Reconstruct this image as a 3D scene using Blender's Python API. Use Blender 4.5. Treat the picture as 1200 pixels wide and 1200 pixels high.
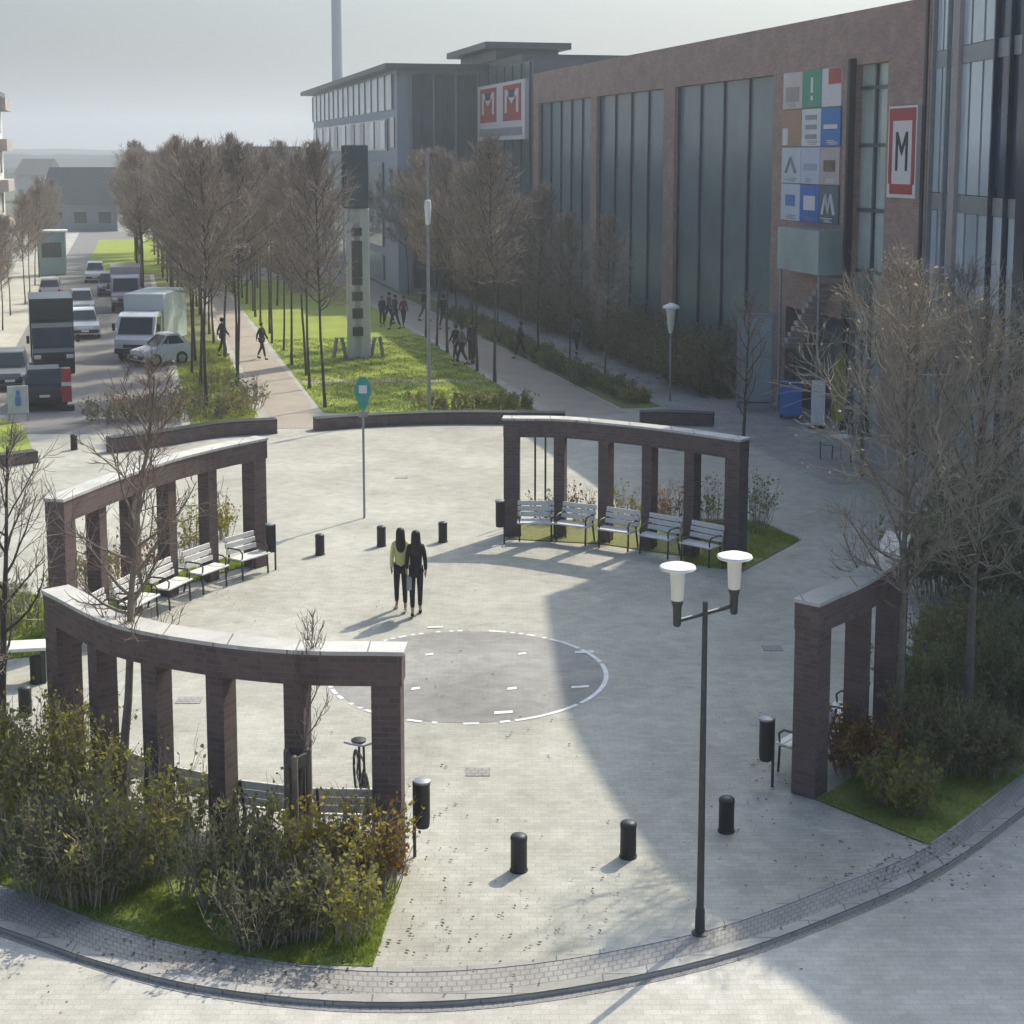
import bpy, bmesh, math, random
import numpy as np
from mathutils import Vector, Matrix, Quaternion

for o in list(bpy.data.objects):
    bpy.data.objects.remove(o, do_unlink=True)
SC = bpy.context.scene
COL = SC.collection
R = math.radians

# ------------------------------------------------------------------ camera
CAM_H = 9.0
PITCH = R(7.4)
FPX = 1805.0                      # focal length in 1200-pixel units
cam_d = bpy.data.cameras.new("camera")
cam = bpy.data.objects.new("camera", cam_d)
COL.objects.link(cam)
cam.location = (0, 0, CAM_H)
cam.rotation_euler = (math.pi / 2 - PITCH, 0, 0)
cam_d.sensor_width = 36.0
cam_d.lens = FPX / 1200 * 36.0
CY = 180 + FPX * math.tan(PITCH)
cam_d.shift_y = -(600 - CY) / 1200
cam_d.clip_start = 0.1
cam_d.clip_end = 9000
SC.camera = cam

# ------------------------------------------------------------------ light
SUN_EL = R(44.8)
SUN_AZ = math.atan2(.6, .8)
w = bpy.data.worlds.new("World")
SC.world = w
w.use_nodes = True
nt = w.node_tree
nt.nodes.clear()
sky = nt.nodes.new("ShaderNodeTexSky")
sky.sky_type = 'NISHITA'
sky.sun_disc = False
sky.sun_elevation = SUN_EL
sky.sun_rotation = SUN_AZ
sky.air_density = 1.0
sky.dust_density = 7.5
sky.ozone_density = 1.0
bg = nt.nodes.new("ShaderNodeBackground")
bg.inputs[1].default_value = 0.092
out = nt.nodes.new("ShaderNodeOutputWorld")
tint = nt.nodes.new("ShaderNodeMix")          # white balance of the sky light
tint.data_type = 'RGBA'
tint.blend_type = 'MULTIPLY'
tint.inputs[0].default_value = 1.0
tint.inputs[7].default_value = (.84, 1.02, 1.20, 1)
nt.links.new(sky.outputs[0], tint.inputs[6])
nt.links.new(tint.outputs[2], bg.inputs[0])
nt.links.new(bg.outputs[0], out.inputs[0])
sun_d = bpy.data.lights.new("sun", 'SUN')
sun_d.energy = 2.75
sun_d.angle = R(0.5)
sun_d.color = (1.0, 0.905, 0.73)
sun = bpy.data.objects.new("sun", sun_d)
COL.objects.link(sun)
S = Vector((.6 * math.cos(SUN_EL), .8 * math.cos(SUN_EL), math.sin(SUN_EL)))
sun.rotation_euler = S.to_track_quat('Z', 'Y').to_euler()
sun.location = S * 60
SC.view_settings.view_transform = 'Standard'
SC.view_settings.look = 'None'
SC.view_settings.exposure = 0.77
SC.view_settings.gamma = 1.0
SC.render.engine = 'CYCLES'
SC.cycles.max_bounces = 5
SC.cycles.transparent_max_bounces = 8

# ------------------------------------------------------------------ survey
_cp, _sp = math.cos(PITCH), math.sin(PITCH)


def ray(u, v):
    a = (u - 600) / FPX
    b = -(v - CY) / FPX
    return Vector((a, _cp + b * _sp, -_sp + b * _cp))


def G(u, v, z=0.0):
    """ground point (at height z) surveyed from the photograph"""
    d = ray(u, v)
    t = (z - CAM_H) / d.z
    return Vector((d.x * t, d.y * t, z))


TD = Vector((.9701, .2425, 0))     # across the street
SD = Vector((-.2425, .9701, 0))    # along the street


def TS(t, s, z=0.0):
    p = TD * t + SD * s
    return Vector((p.x, p.y, z))


def facade(u, v, t0):
    """(s, z) on the vertical plane across-street = t0"""
    d = ray(u, v)
    k = t0 / d.dot(TD)
    return (d * k).dot(SD), CAM_H + d.z * k


def front(u, v, s0):
    d = ray(u, v)
    k = s0 / d.dot(SD)
    return (d * k).dot(TD), CAM_H + d.z * k


YAW_S = math.atan2(SD.y, SD.x) - math.pi / 2   # rotation that turns +Y into SD

# ------------------------------------------------------------------ materials
MATS = {}


def new_mat(name):
    m = bpy.data.materials.new(name)
    m.use_nodes = True
    n = m.node_tree
    return m, n, n.nodes["Principled BSDF"]


def node(n, t, **kw):
    x = n.nodes.new(t)
    for k, v in kw.items():
        if k in x.inputs:
            x.inputs[k].default_value = v
        else:
            setattr(x, k, v)
    return x


def uvcoord(n):
    return n.nodes.new("ShaderNodeTexCoord").outputs["UV"]


def objcoord(n):
    return n.nodes.new("ShaderNodeTexCoord").outputs["Object"]


def ramp(n, fac, stops):
    r = n.nodes.new("ShaderNodeValToRGB")
    e = r.color_ramp.elements
    while len(e) < len(stops):
        e.new(0.5)
    for i, (p, c) in enumerate(stops):
        e[i].position = p
        e[i].color = (*c, 1)
    n.links.new(fac, r.inputs[0])
    return r.outputs[0]


def mixc(n, a, b, fac, mode='MIX'):
    m = n.nodes.new("ShaderNodeMix")
    m.data_type = 'RGBA'
    m.blend_type = mode
    for sock, v in ((m.inputs[0], fac), (m.inputs[6], a), (m.inputs[7], b)):
        if hasattr(v, 'links'):
            n.links.new(v, sock)
        elif isinstance(v, (int, float)):
            sock.default_value = v
        else:
            sock.default_value = (*v, 1)
    return m.outputs[2]


def noise(n, coord, scale, detail=4, rough=0.55):
    x = node(n, "ShaderNodeTexNoise", Scale=scale, Detail=detail, Roughness=rough)
    n.links.new(coord, x.inputs["Vector"])
    return x.outputs["Fac"]


def mat_plain(name, c, rough=0.6, metal=0.0, var=0.18, scale=6.0, spec=0.4, bump=0.0):
    """base colour broken up by two noises"""
    if name in MATS:
        return MATS[name]
    m, n, p = new_mat(name)
    co = objcoord(n)
    f = noise(n, co, scale)
    f2 = noise(n, co, scale * 7)
    a = tuple(max(0, x * (1 - var)) for x in c)
    b = tuple(min(1, x * (1 + var)) for x in c)
    cc = ramp(n, f, [(.3, a), (.7, b)])
    cc = mixc(n, cc, ramp(n, f2, [(.3, a), (.7, b)]), .35)
    n.links.new(cc, p.inputs["Base Color"])
    p.inputs["Roughness"].default_value = rough
    p.inputs["Metallic"].default_value = metal
    p.inputs["Specular IOR Level"].default_value = spec
    if bump:
        bn = node(n, "ShaderNodeBump", Strength=bump, Distance=.02)
        n.links.new(f2, bn.inputs["Height"])
        n.links.new(bn.outputs[0], p.inputs["Normal"])
    MATS[name] = m
    return m


def mat_brick(name, c1, c2, mortar, bw=.24, bh=.075, scale=1.0):
    m, n, p = new_mat(name)
    uv = uvcoord(n)
    b = node(n, "ShaderNodeTexBrick", Scale=scale)
    b.inputs["Color1"].default_value = (*c1, 1)
    b.inputs["Color2"].default_value = (*c2, 1)
    b.inputs["Mortar"].default_value = (*mortar, 1)
    b.inputs["Mortar Size"].default_value = .008
    b.inputs["Mortar Smooth"].default_value = .2
    b.inputs["Brick Width"].default_value = bw
    b.inputs["Row Height"].default_value = bh
    n.links.new(uv, b.inputs["Vector"])
    f = noise(n, uv, 1.3)
    cc = mixc(n, b.outputs["Color"], ramp(n, f, [(.3, (.55, .55, .58)), (.7, (1.2, 1.15, 1.1))]), .4, 'MULTIPLY')
    n.links.new(cc, p.inputs["Base Color"])
    p.inputs["Roughness"].default_value = .85
    p.inputs["Specular IOR Level"].default_value = .25
    bn = node(n, "ShaderNodeBump", Strength=.5, Distance=.01)
    n.links.new(b.outputs["Fac"], bn.inputs["Height"])
    bn.invert = True
    n.links.new(bn.outputs[0], p.inputs["Normal"])
    MATS[name] = m
    return m


def mat_paving(name, c, joint, bw, bh, stain=.25, jsize=.006, tint=None):
    m, n, p = new_mat(name)
    uv = uvcoord(n)
    b = node(n, "ShaderNodeTexBrick", Scale=1.0)
    b.inputs["Color1"].default_value = (*[x * .93 for x in c], 1)
    b.inputs["Color2"].default_value = (*[x * 1.06 for x in c], 1)
    b.inputs["Mortar"].default_value = (*joint, 1)
    b.inputs["Mortar Size"].default_value = jsize
    b.inputs["Mortar Smooth"].default_value = .3
    b.inputs["Brick Width"].default_value = bw
    b.inputs["Row Height"].default_value = bh
    n.links.new(uv, b.inputs["Vector"])
    f = noise(n, uv, .35, 6, .62)
    f2 = noise(n, uv, 2.6, 5, .6)
    f3 = noise(n, uv, 40, 2, .6)
    lo, hi = 1 - stain, 1 + stain * .45
    cc = mixc(n, b.outputs["Color"], ramp(n, f, [(.33, (lo, lo * .985, lo * .96)), (.66, (hi, hi, hi))]), 1, 'MULTIPLY')
    cc = mixc(n, cc, ramp(n, f2, [(.3, (.86, .86, .85)), (.62, (1.05, 1.05, 1.05))]), 1, 'MULTIPLY')
    cc = mixc(n, cc, ramp(n, f3, [(.3, (.9, .9, .9)), (.7, (1.08, 1.08, 1.08))]), 1, 'MULTIPLY')
    f4 = noise(n, uv, 1.1, 8, .72)
    cc = mixc(n, cc, ramp(n, f4, [(.30, (.80, .79, .77)), (.42, (1, 1, 1)), (.70, (1.02, 1.02, 1.02))]), .8, 'MULTIPLY')
    f5 = noise(n, uv, 9, 2, .5)
    cc = mixc(n, cc, ramp(n, f5, [(.24, (.66, .65, .64)), (.30, (1, 1, 1))]), .8, 'MULTIPLY')
    n.links.new(cc, p.inputs["Base Color"])
    p.inputs["Roughness"].default_value = .8
    p.inputs["Specular IOR Level"].default_value = .3
    bn = node(n, "ShaderNodeBump", Strength=.3, Distance=.01)
    n.links.new(f3, bn.inputs["Height"])
    n.links.new(bn.outputs[0], p.inputs["Normal"])
    MATS[name] = m
    return m


def mat_ground(name, stops, scale=.6, fine=14, rough=.95, bump=.5):
    m, n, p = new_mat(name)
    co = objcoord(n)
    f = noise(n, co, scale, 6, .65)
    f2 = noise(n, co, fine, 5, .7)
    c1 = ramp(n, f, stops)
    c2 = ramp(n, f2, stops)
    cc = mixc(n, c1, c2, .5)
    n.links.new(cc, p.inputs["Base Color"])
    p.inputs["Roughness"].default_value = rough
    p.inputs["Specular IOR Level"].default_value = .15
    bn = node(n, "ShaderNodeBump", Strength=bump, Distance=.05)
    n.links.new(f2, bn.inputs["Height"])
    n.links.new(bn.outputs[0], p.inputs["Normal"])
    MATS[name] = m
    return m


def mat_glass(name, c, rough=.12, metal=0.0, spec=.7, var=.25):
    m, n, p = new_mat(name)
    uv = uvcoord(n)
    f = noise(n, uv, .5, 3)
    cc = ramp(n, f, [(.3, tuple(x * (1 - var) for x in c)), (.7, tuple(x * (1 + var) for x in c))])
    oi = n.nodes.new("ShaderNodeObjectInfo")
    cc = mixc(n, cc, ramp(n, oi.outputs["Random"], [(0, (.82, .86, .9)), (1, (1.16, 1.12, 1.08))]), 1, 'MULTIPLY')
    n.links.new(cc, p.inputs["Base Color"])
    p.inputs["Roughness"].default_value = rough
    p.inputs["Metallic"].default_value = metal
    p.inputs["Specular IOR Level"].default_value = spec
    bn = node(n, "ShaderNodeBump", Strength=.04, Distance=.05)
    n.links.new(noise(n, uv, .8, 2), bn.inputs["Height"])
    n.links.new(bn.outputs[0], p.inputs["Normal"])
    MATS[name] = m
    return m


def mat_leaf(name, c, c2):
    m, n, p = new_mat(name)
    co = objcoord(n)
    f = noise(n, co, 9, 3)
    oi = n.nodes.new("ShaderNodeObjectInfo")
    cc = ramp(n, f, [(.32, c), (.68, c2)])
    v = ramp(n, oi.outputs["Random"], [(0, (.75, .78, .75)), (1, (1.2, 1.12, .95))])
    cc = mixc(n, cc, v, 1, 'MULTIPLY')
    n.links.new(cc, p.inputs["Base Color"])
    p.inputs["Roughness"].default_value = .65
    p.inputs["Specular IOR Level"].default_value = .2
    tr = n.nodes.new("ShaderNodeBsdfTranslucent")
    n.links.new(cc, tr.inputs["Color"])
    mx = n.nodes.new("ShaderNodeMixShader")
    mx.inputs[0].default_value = .5
    n.links.new(p.outputs[0], mx.inputs[1])
    n.links.new(tr.outputs[0], mx.inputs[2])
    n.links.new(mx.outputs[0], n.nodes["Material Output"].inputs[0])
    MATS[name] = m
    return m


def mat_bark(name, c, c2, scale=5):
    m, n, p = new_mat(name)
    co = objcoord(n)
    f = noise(n, co, scale, 5, .7)
    oi = n.nodes.new("ShaderNodeObjectInfo")
    cc = ramp(n, f, [(.3, c), (.7, c2)])
    v = ramp(n, oi.outputs["Random"], [(0, (.82, .82, .84)), (1, (1.18, 1.12, 1.06))])
    cc = mixc(n, cc, v, 1, 'MULTIPLY')
    n.links.new(cc, p.inputs["Base Color"])
    p.inputs["Roughness"].default_value = .9
    p.inputs["Specular IOR Level"].default_value = .15
    MATS[name] = m
    return m


M_brick = mat_brick("colonnade_brick", (.115, .085, .083), (.165, .118, .113), (.15, .132, .128))
M_cap = mat_paving("capping_concrete", (.56, .55, .53), (.22, .21, .2), .9, 2.0, .3, .012)
M_wallbrick = mat_brick("centre_brick", (.36, .235, .20), (.44, .305, .265), (.40, .335, .30))
M_plaza = mat_paving("plaza_pavers", (.44, .435, .385), (.365, .36, .32), .2, .1, .2)
M_disc = mat_paving("disc_pavers", (.325, .322, .31), (.28, .277, .268), .2, .1, .28)
M_band = mat_paving("cobble_band", (.35, .34, .325), (.24, .235, .23), .11, .11, .25, .012)
M_kerb = mat_paving("kerb_stone", (.40, .395, .375), (.2, .2, .2), 1.0, .4, .25, .01)
M_road = mat_paving("road_pavers", (.53, .515, .47), (.45, .44, .40), .2, .1, .22)
M_street = mat_ground("street_asphalt", [(.3, (.17, .165, .16)), (.7, (.26, .25, .24))], .5, 30, .9, .2)
M_path = mat_ground("path_gravel", [(.3, (.32, .28, .24)), (.7, (.44, .395, .34))], .8, 25, .95, .3)
M_walk = mat_paving("walk_slabs", (.36, .35, .335), (.27, .265, .26), .5, .5, .22, .012)
M_lawn = mat_ground("lawn_grass", [(.28, (.17, .21, .04)), (.5, (.26, .32, .06)), (.74, (.38, .42, .10))], .5, 9)
M_bed = mat_ground("bed_soil", [(.3, (.12, .10, .06)), (.46, (.16, .20, .06)), (.72, (.27, .34, .08))], 1.1, 10)
M_soil = mat_ground("dry_verge", [(.3, (.16, .14, .09)), (.55, (.20, .22, .08)), (.75, (.28, .30, .11))], .8, 9)
M_earth = mat_ground("far_earth", [(.3, (.07, .08, .05)), (.5, (.11, .115, .08)), (.7, (.16, .155, .12))], .012, .12)
M_line = mat_plain("court_paint", (.72, .73, .74), .7, var=.22, scale=5)
M_black = mat_plain("bollard_black", (.022, .022, .024), .55, var=.3)
M_iron = mat_plain("dark_steel", (.055, .06, .062), .5, .3, var=.25)
M_steel = mat_plain("grey_steel", (.30, .32, .34), .45, .4, var=.15)
M_white = mat_plain("white_paint", (.78, .78, .76), .45, var=.06)
M_lampglass = mat_plain("lamp_opal", (.74, .72, .64), .3, var=.06, spec=.6)
M_bench = mat_plain("bench_slats", (.74, .73, .69), .55, var=.15, scale=9)
M_bark = mat_bark("bark_grey", (.13, .118, .10), (.26, .235, .205))
M_barkdark = mat_bark("bark_dark", (.06, .054, .047), (.12, .106, .09))
M_twig = mat_bark("twig_brown", (.225, .19, .163), (.36, .315, .275), 2)
M_twigpale = mat_bark("twig_pale", (.25, .23, .19), (.42, .385, .32), 2)
M_twigred = mat_bark("twig_red", (.15, .11, .09), (.25, .195, .16), 3)
M_leaf_olive = mat_leaf("leaf_olive", (.19, .20, .05), (.37, .37, .11))
M_leaf_yellow = mat_leaf("leaf_yellow", (.25, .24, .04), (.42, .36, .07))
M_leaf_green = mat_leaf("leaf_green", (.13, .17, .075), (.25, .30, .13))
M_leaf_rust = mat_leaf("leaf_rust", (.20, .10, .03), (.32, .18, .05))
M_leaf_dark = mat_leaf("leaf_dark", (.12, .13, .075), (.25, .26, .13))
M_blade = mat_leaf("grass_blade", (.17, .24, .035), (.34, .42, .08))
M_teal = mat_glass("teal_panel", (.135, .215, .24), .25, spec=.5, var=.14)
M_tealdark = mat_glass("dark_teal_panel", (.07, .105, .115), .3, spec=.4)
M_paleglass = mat_glass("pale_glass", (.52, .61, .65), .15, var=.15)
M_navy = mat_glass("navy_glass", (.03, .05, .085), .15, spec=.5)
M_bluewall = mat_plain("blue_grey_cladding", (.33, .40, .47), .5, var=.08, scale=1)
M_roofmetal = mat_plain("roof_metal", (.10, .12, .115), .5, .2, var=.2, scale=1)
M_render = mat_plain("pale_render", (.62, .61, .57), .8, var=.1, scale=1)
M_stone = mat_plain("pinkish_stone", (.40, .35, .34), .8, var=.15, scale=1.5)
M_darkglass = mat_glass("dark_window", (.025, .032, .036), .1, spec=.6)
M_vitrine = mat_glass("vitrine_glass", (.36, .45, .44), .15, var=.25)


# ------------------------------------------------------------------ mesh tools
class MB:
    """collects simple solids; build() links them as ONE mesh object"""

    def __init__(self):
        self.v, self.f, self.mi = [], [], []
        self.cur = 0

    def add(self, vs, fs):
        k = len(self.v)
        self.v += [tuple(p) for p in vs]
        self.f += [tuple(i + k for i in f) for f in fs]
        self.mi += [self.cur] * len(fs)
        return self

    def box(self, c, size, rz=0.0, bevel=0.0):
        x, y, z = [s / 2 for s in size]
        ca, sa = math.cos(rz), math.sin(rz)
        if bevel <= 0:
            loops = [(-z, 0), (z, 0)]
        else:
            loops = [(-z, bevel), (-z + bevel, 0), (z - bevel, 0), (z, bevel)]
        vs = []
        for (zz, b) in loops:
            for (sx, sy) in ((-1, -1), (1, -1), (1, 1), (-1, 1)):
                px, py = sx * (x - b), sy * (y - b)
                vs.append((c[0] + px * ca - py * sa, c[1] + px * sa + py * ca, c[2] + zz))
        fs = [(3, 2, 1, 0)]
        n = len(loops)
        for i in range(n - 1):
            for j in range(4):
                a, b2 = i * 4 + j, i * 4 + (j + 1) % 4
                fs.append((a, b2, b2 + 4, a + 4))
        k = (n - 1) * 4
        fs.append((k, k + 1, k + 2, k + 3))
        return self.add(vs, fs)

    def lathe(self, c, prof, seg=16):
        """prof: list of (radius, z), turned about the vertical through c"""
        vs, fs = [], []
        for (r, z) in prof:
            for j in range(seg):
                a = 2 * math.pi * j / seg
                vs.append((c[0] + r * math.cos(a), c[1] + r * math.sin(a), c[2] + z))
        for i in range(len(prof) - 1):
            for j in range(seg):
                a, b = i * seg + j, i * seg + (j + 1) % seg
                fs.append((a, b, b + seg, a + seg))
        fs.append(tuple(range(seg - 1, -1, -1)))
        k = (len(prof) - 1) * seg
        fs.append(tuple(range(k, k + seg)))
        return self.add(vs, fs)

    def tube(self, pts, r, seg=8):
        pts = [Vector(p) for p in pts]
        rr = r if isinstance(r, (list, tuple)) else [r] * len(pts)
        vs, fs = [], []
        ref = None
        for i, p in enumerate(pts):
            d = (pts[min(i + 1, len(pts) - 1)] - pts[max(i - 1, 0)]).normalized()
            if ref is None:
                ref = Vector((0, 0, 1)) if abs(d.z) < .9 else Vector((1, 0, 0))
            a = d.cross(ref).normalized()
            b = a.cross(d).normalized()
            ref = b
            for j in range(seg):
                t = 2 * math.pi * j / seg
                vs.append(p + (a * math.cos(t) + b * math.sin(t)) * rr[i])
        for i in range(len(pts) - 1):
            for j in range(seg):
                a, b = i * seg + j, i * seg + (j + 1) % seg
                fs.append((a, a + seg, b + seg, b))
        fs.append(tuple(range(seg)))
        k = (len(pts) - 1) * seg
        fs.append(tuple(range(k + seg - 1, k - 1, -1)))
        return self.add(vs, fs)

    def prism(self, poly, z0, z1):
        """vertical prism over a counter-clockwise plan polygon"""
        n = len(poly)
        vs = [(p[0], p[1], z0) for p in poly] + [(p[0], p[1], z1) for p in poly]
        fs = [tuple(range(n - 1, -1, -1)), tuple(range(n, 2 * n))]
        for i in range(n):
            j = (i + 1) % n
            fs.append((i, j, j + n, i + n))
        return self.add(vs, fs)

    def sweep(self, pts, w0, w1, z0, z1):
        """rectangular section w0..w1 (offset to the left), z0..z1 along a plan polyline"""
        P = [Vector((p[0], p[1], 0)) for p in pts]
        vs, fs = [], []
        for i, p in enumerate(P):
            d = (P[min(i + 1, len(P) - 1)] - P[max(i - 1, 0)]).normalized()
            n = Vector((-d.y, d.x, 0))
            for (o, z) in ((w0, z0), (w1, z0), (w1, z1), (w0, z1)):
                q = p + n * o
                vs.append((q.x, q.y, z))
        for i in range(len(P) - 1):
            for j in range(4):
                a, b = i * 4 + j, i * 4 + (j + 1) % 4
                fs.append((b, a, a + 4, b + 4))
        fs.append((0, 1, 2, 3))
        k = (len(P) - 1) * 4
        fs.append((k + 3, k + 2, k + 1, k))
        return self.add(vs, fs)

    def extrude(self, prof, x0, x1, top=1.0):
        """side profile [(y, z)] extruded along x"""
        n = len(prof)
        vs = [(x0, y, z) for (y, z) in prof] + [(x1, y, z) for (y, z) in prof]
        fs = [tuple(range(n)), tuple(range(2 * n - 1, n - 1, -1))]
        for i in range(n):
            j = (i + 1) % n
            fs.append((j, i, i + n, j + n))
        return self.add(vs, fs)

    def quad(self, a, b, c, d):
        return self.add([a, b, c, d], [(0, 1, 2, 3)])

    def build(self, name, mat, parent=None, smooth=False, loc=None):
        return link_mesh(name, self.v, self.f, mat, parent, smooth, self.mi, loc)


def set_uv(me):
    """metric box projection, horizontal along each wall"""
    uvl = me.uv_layers.new(name="UVMap")
    nl = len(me.loops)
    co = np.empty(len(me.vertices) * 3)
    me.vertices.foreach_get("co", co)
    co = co.reshape(-1, 3)
    vi = np.empty(nl, dtype=np.int64)
    me.loops.foreach_get("vertex_index", vi)
    pn = np.empty(len(me.polygons) * 3)
    me.polygons.foreach_get("normal", pn)
    pn = pn.reshape(-1, 3)
    lt = np.empty(len(me.polygons), dtype=np.int64)
    me.polygons.foreach_get("loop_total", lt)
    nn = np.repeat(pn, lt, axis=0)
    p = co[vi]
    h = np.hypot(nn[:, 0], nn[:, 1])
    flat = np.abs(nn[:, 2]) > .75
    hh = np.where(h < 1e-6, 1, h)
    u = (-nn[:, 1] * p[:, 0] + nn[:, 0] * p[:, 1]) / hh
    uv = np.stack([np.where(flat, p[:, 0], u), np.where(flat, p[:, 1], p[:, 2])], 1)
    uvl.data.foreach_set("uv", uv.astype(np.float32).ravel())


def link_mesh(name, v, f, mat, parent=None, smooth=False, mi=None, loc=None):
    me = bpy.data.meshes.new(name)
    me.from_pydata(v, [], f)
    me.update()
    mats = mat if isinstance(mat, (list, tuple)) else [mat]
    for m in mats:
        me.materials.append(m)
    if mi is not None and len(mats) > 1:
        me.polygons.foreach_set("material_index", mi)
    set_uv(me)
    if smooth:
        me.polygons.foreach_set("use_smooth", [True] * len(me.polygons))
        if smooth != 'all':
            try:
                me.set_sharp_from_angle(angle=R(40))
            except Exception:
                pass
    o = bpy.data.objects.new(name, me)
    COL.objects.link(o)
    if parent:
        o.parent = parent
    if loc is not None:
        o.location = loc
    return o


def tag(o, label=None, cat=None, group=None, kind=None):
    if label:
        o["label"] = label
    if cat:
        o["category"] = cat
    if group:
        o["group"] = group
    if kind:
        o["kind"] = kind
    return o


def empty(name, loc=(0, 0, 0), rz=0.0, label=None, cat=None, group=None):
    o = bpy.data.objects.new(name, None)
    COL.objects.link(o)
    o.location = loc
    o.rotation_euler = (0, 0, rz)
    o.empty_display_size = .2
    return tag(o, label, cat, group)


def copy_tree(o, parent=None):
    c = o.copy()
    COL.objects.link(c)
    c.parent = parent
    for ch in list(o.children):
        copy_tree(ch, c)
    return c


def spline(pts, n=6):
    """Catmull-Rom through plan points"""
    P = [Vector((p[0], p[1])) for p in pts]
    P = [P[0] * 2 - P[1]] + P + [P[-1] * 2 - P[-2]]
    res = []
    for i in range(1, len(P) - 2):
        a, b, c, d = P[i - 1], P[i], P[i + 1], P[i + 2]
        for k in range(n):
            t = k / n
            res.append(.5 * ((2 * b) + (c - a) * t + (2 * a - 5 * b + 4 * c - d) * t * t + (3 * b - a - 3 * c + d) * t ** 3))
    res.append(P[-2])
    return res


def area2(p):
    return sum(p[i][0] * p[(i + 1) % len(p)][1] - p[(i + 1) % len(p)][0] * p[i][1] for i in range(len(p)))


def sheet(name, poly, z, mat, kind="structure", skirt=0.0):
    poly = [(p[0], p[1]) for p in poly]
    if area2(poly) < 0:
        poly = poly[::-1]
    bm = bmesh.new()
    vs = [bm.verts.new((x, y, z)) for x, y in poly]
    f = bm.faces.new(vs)
    es = list(bm.edges)
    if skirt:
        r = bmesh.ops.extrude_edge_only(bm, edges=es)
        for g in r["geom"]:
            if isinstance(g, bmesh.types.BMVert):
                g.co.z = z - skirt
    bmesh.ops.triangulate(bm, faces=[f])
    bmesh.ops.recalc_face_normals(bm, faces=bm.faces)
    up = sum(x.normal.z * x.calc_area() for x in bm.faces)
    if up < 0:
        bmesh.ops.reverse_faces(bm, faces=bm.faces)
    me = bpy.data.meshes.new(name)
    bm.to_mesh(me)
    bm.free()
    me.materials.append(mat)
    set_uv(me)
    o = bpy.data.objects.new(name, me)
    COL.objects.link(o)
    o["kind"] = kind
    return o


def strip(name, a, b, z, mat, kind="structure"):
    """flat strip between two plan polylines of equal length"""
    n = len(a)
    v = [(p[0], p[1], z) for p in a] + [(p[0], p[1], z) for p in b]
    f = []
    for i in range(n - 1):
        f.append((i, i + 1, n + i + 1, n + i))
    me = bpy.data.meshes.new(name)
    me.from_pydata(v, [], f)
    me.update()
    if me.polygons[0].normal.z < 0:
        me.flip_normals()
    me.materials.append(mat)
    set_uv(me)
    # along-strip UVs
    uvl = me.uv_layers[0]
    d = [0]
    for i in range(1, n):
        d.append(d[-1] + (Vector(a[i][:2]) - Vector(a[i - 1][:2])).length)
    for l in me.loops:
        i = l.vertex_index
        wdt = (Vector(a[i % n][:2]) - Vector(b[i % n][:2])).length
        uvl.data[l.index].uv = (d[i % n], 0 if i < n else wdt)
    o = bpy.data.objects.new(name, me)
    COL.objects.link(o)
    o["kind"] = kind
    return o


def seg_tubes(segs, sides):
    """segs: array (n, 8) p0 p1 r0 r1 -> verts, faces (open tubes)"""
    a = np.array(segs, dtype=float)
    p0, p1, r0, r1 = a[:, :3], a[:, 3:6], a[:, 6:7], a[:, 7:8]
    d = p1 - p0
    d /= np.maximum(np.linalg.norm(d, axis=1, keepdims=True), 1e-9)
    ref = np.where(np.abs(d[:, 2:3]) < .9, np.array([[0, 0, 1.]]), np.array([[1., 0, 0]]))
    x = np.cross(d, ref)
    x /= np.linalg.norm(x, axis=1, keepdims=True)
    y = np.cross(d, x)
    n = len(a)
    V = np.empty((n, 2, sides, 3))
    for j in range(sides):
        t = 2 * math.pi * j / sides
        o = x * math.cos(t) + y * math.sin(t)
        V[:, 0, j] = p0 + o * r0
        V[:, 1, j] = p1 + o * r1
    idx = np.arange(n)[:, None, None] * (2 * sides)
    F = []
    for j in range(sides):
        k = (j + 1) % sides
        F.append(np.stack([idx[:, 0, 0] + j, idx[:, 0, 0] + k, idx[:, 0, 0] + sides + k, idx[:, 0, 0] + sides + j], 1))
    F = np.concatenate(F)
    return V.reshape(-1, 3), F


def fast_mesh(name, V, F, mat, parent=None, smooth=False):
    me = bpy.data.meshes.new(name)
    nf, k = F.shape
    me.vertices.add(len(V))
    me.vertices.foreach_set("co", np.asarray(V, dtype=np.float32).ravel())
    me.loops.add(nf * k)
    me.loops.foreach_set("vertex_index", F.astype(np.int32).ravel())
    me.polygons.add(nf)
    me.polygons.foreach_set("loop_start", np.arange(0, nf * k, k, dtype=np.int32))
    me.polygons.foreach_set("loop_total", np.full(nf, k, dtype=np.int32))
    me.update(calc_edges=True)
    me.materials.append(mat)
    if smooth:
        me.polygons.foreach_set("use_smooth", [True] * nf)
    o = bpy.data.objects.new(name, me)
    COL.objects.link(o)
    if parent:
        o.parent = parent
    return o


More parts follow.
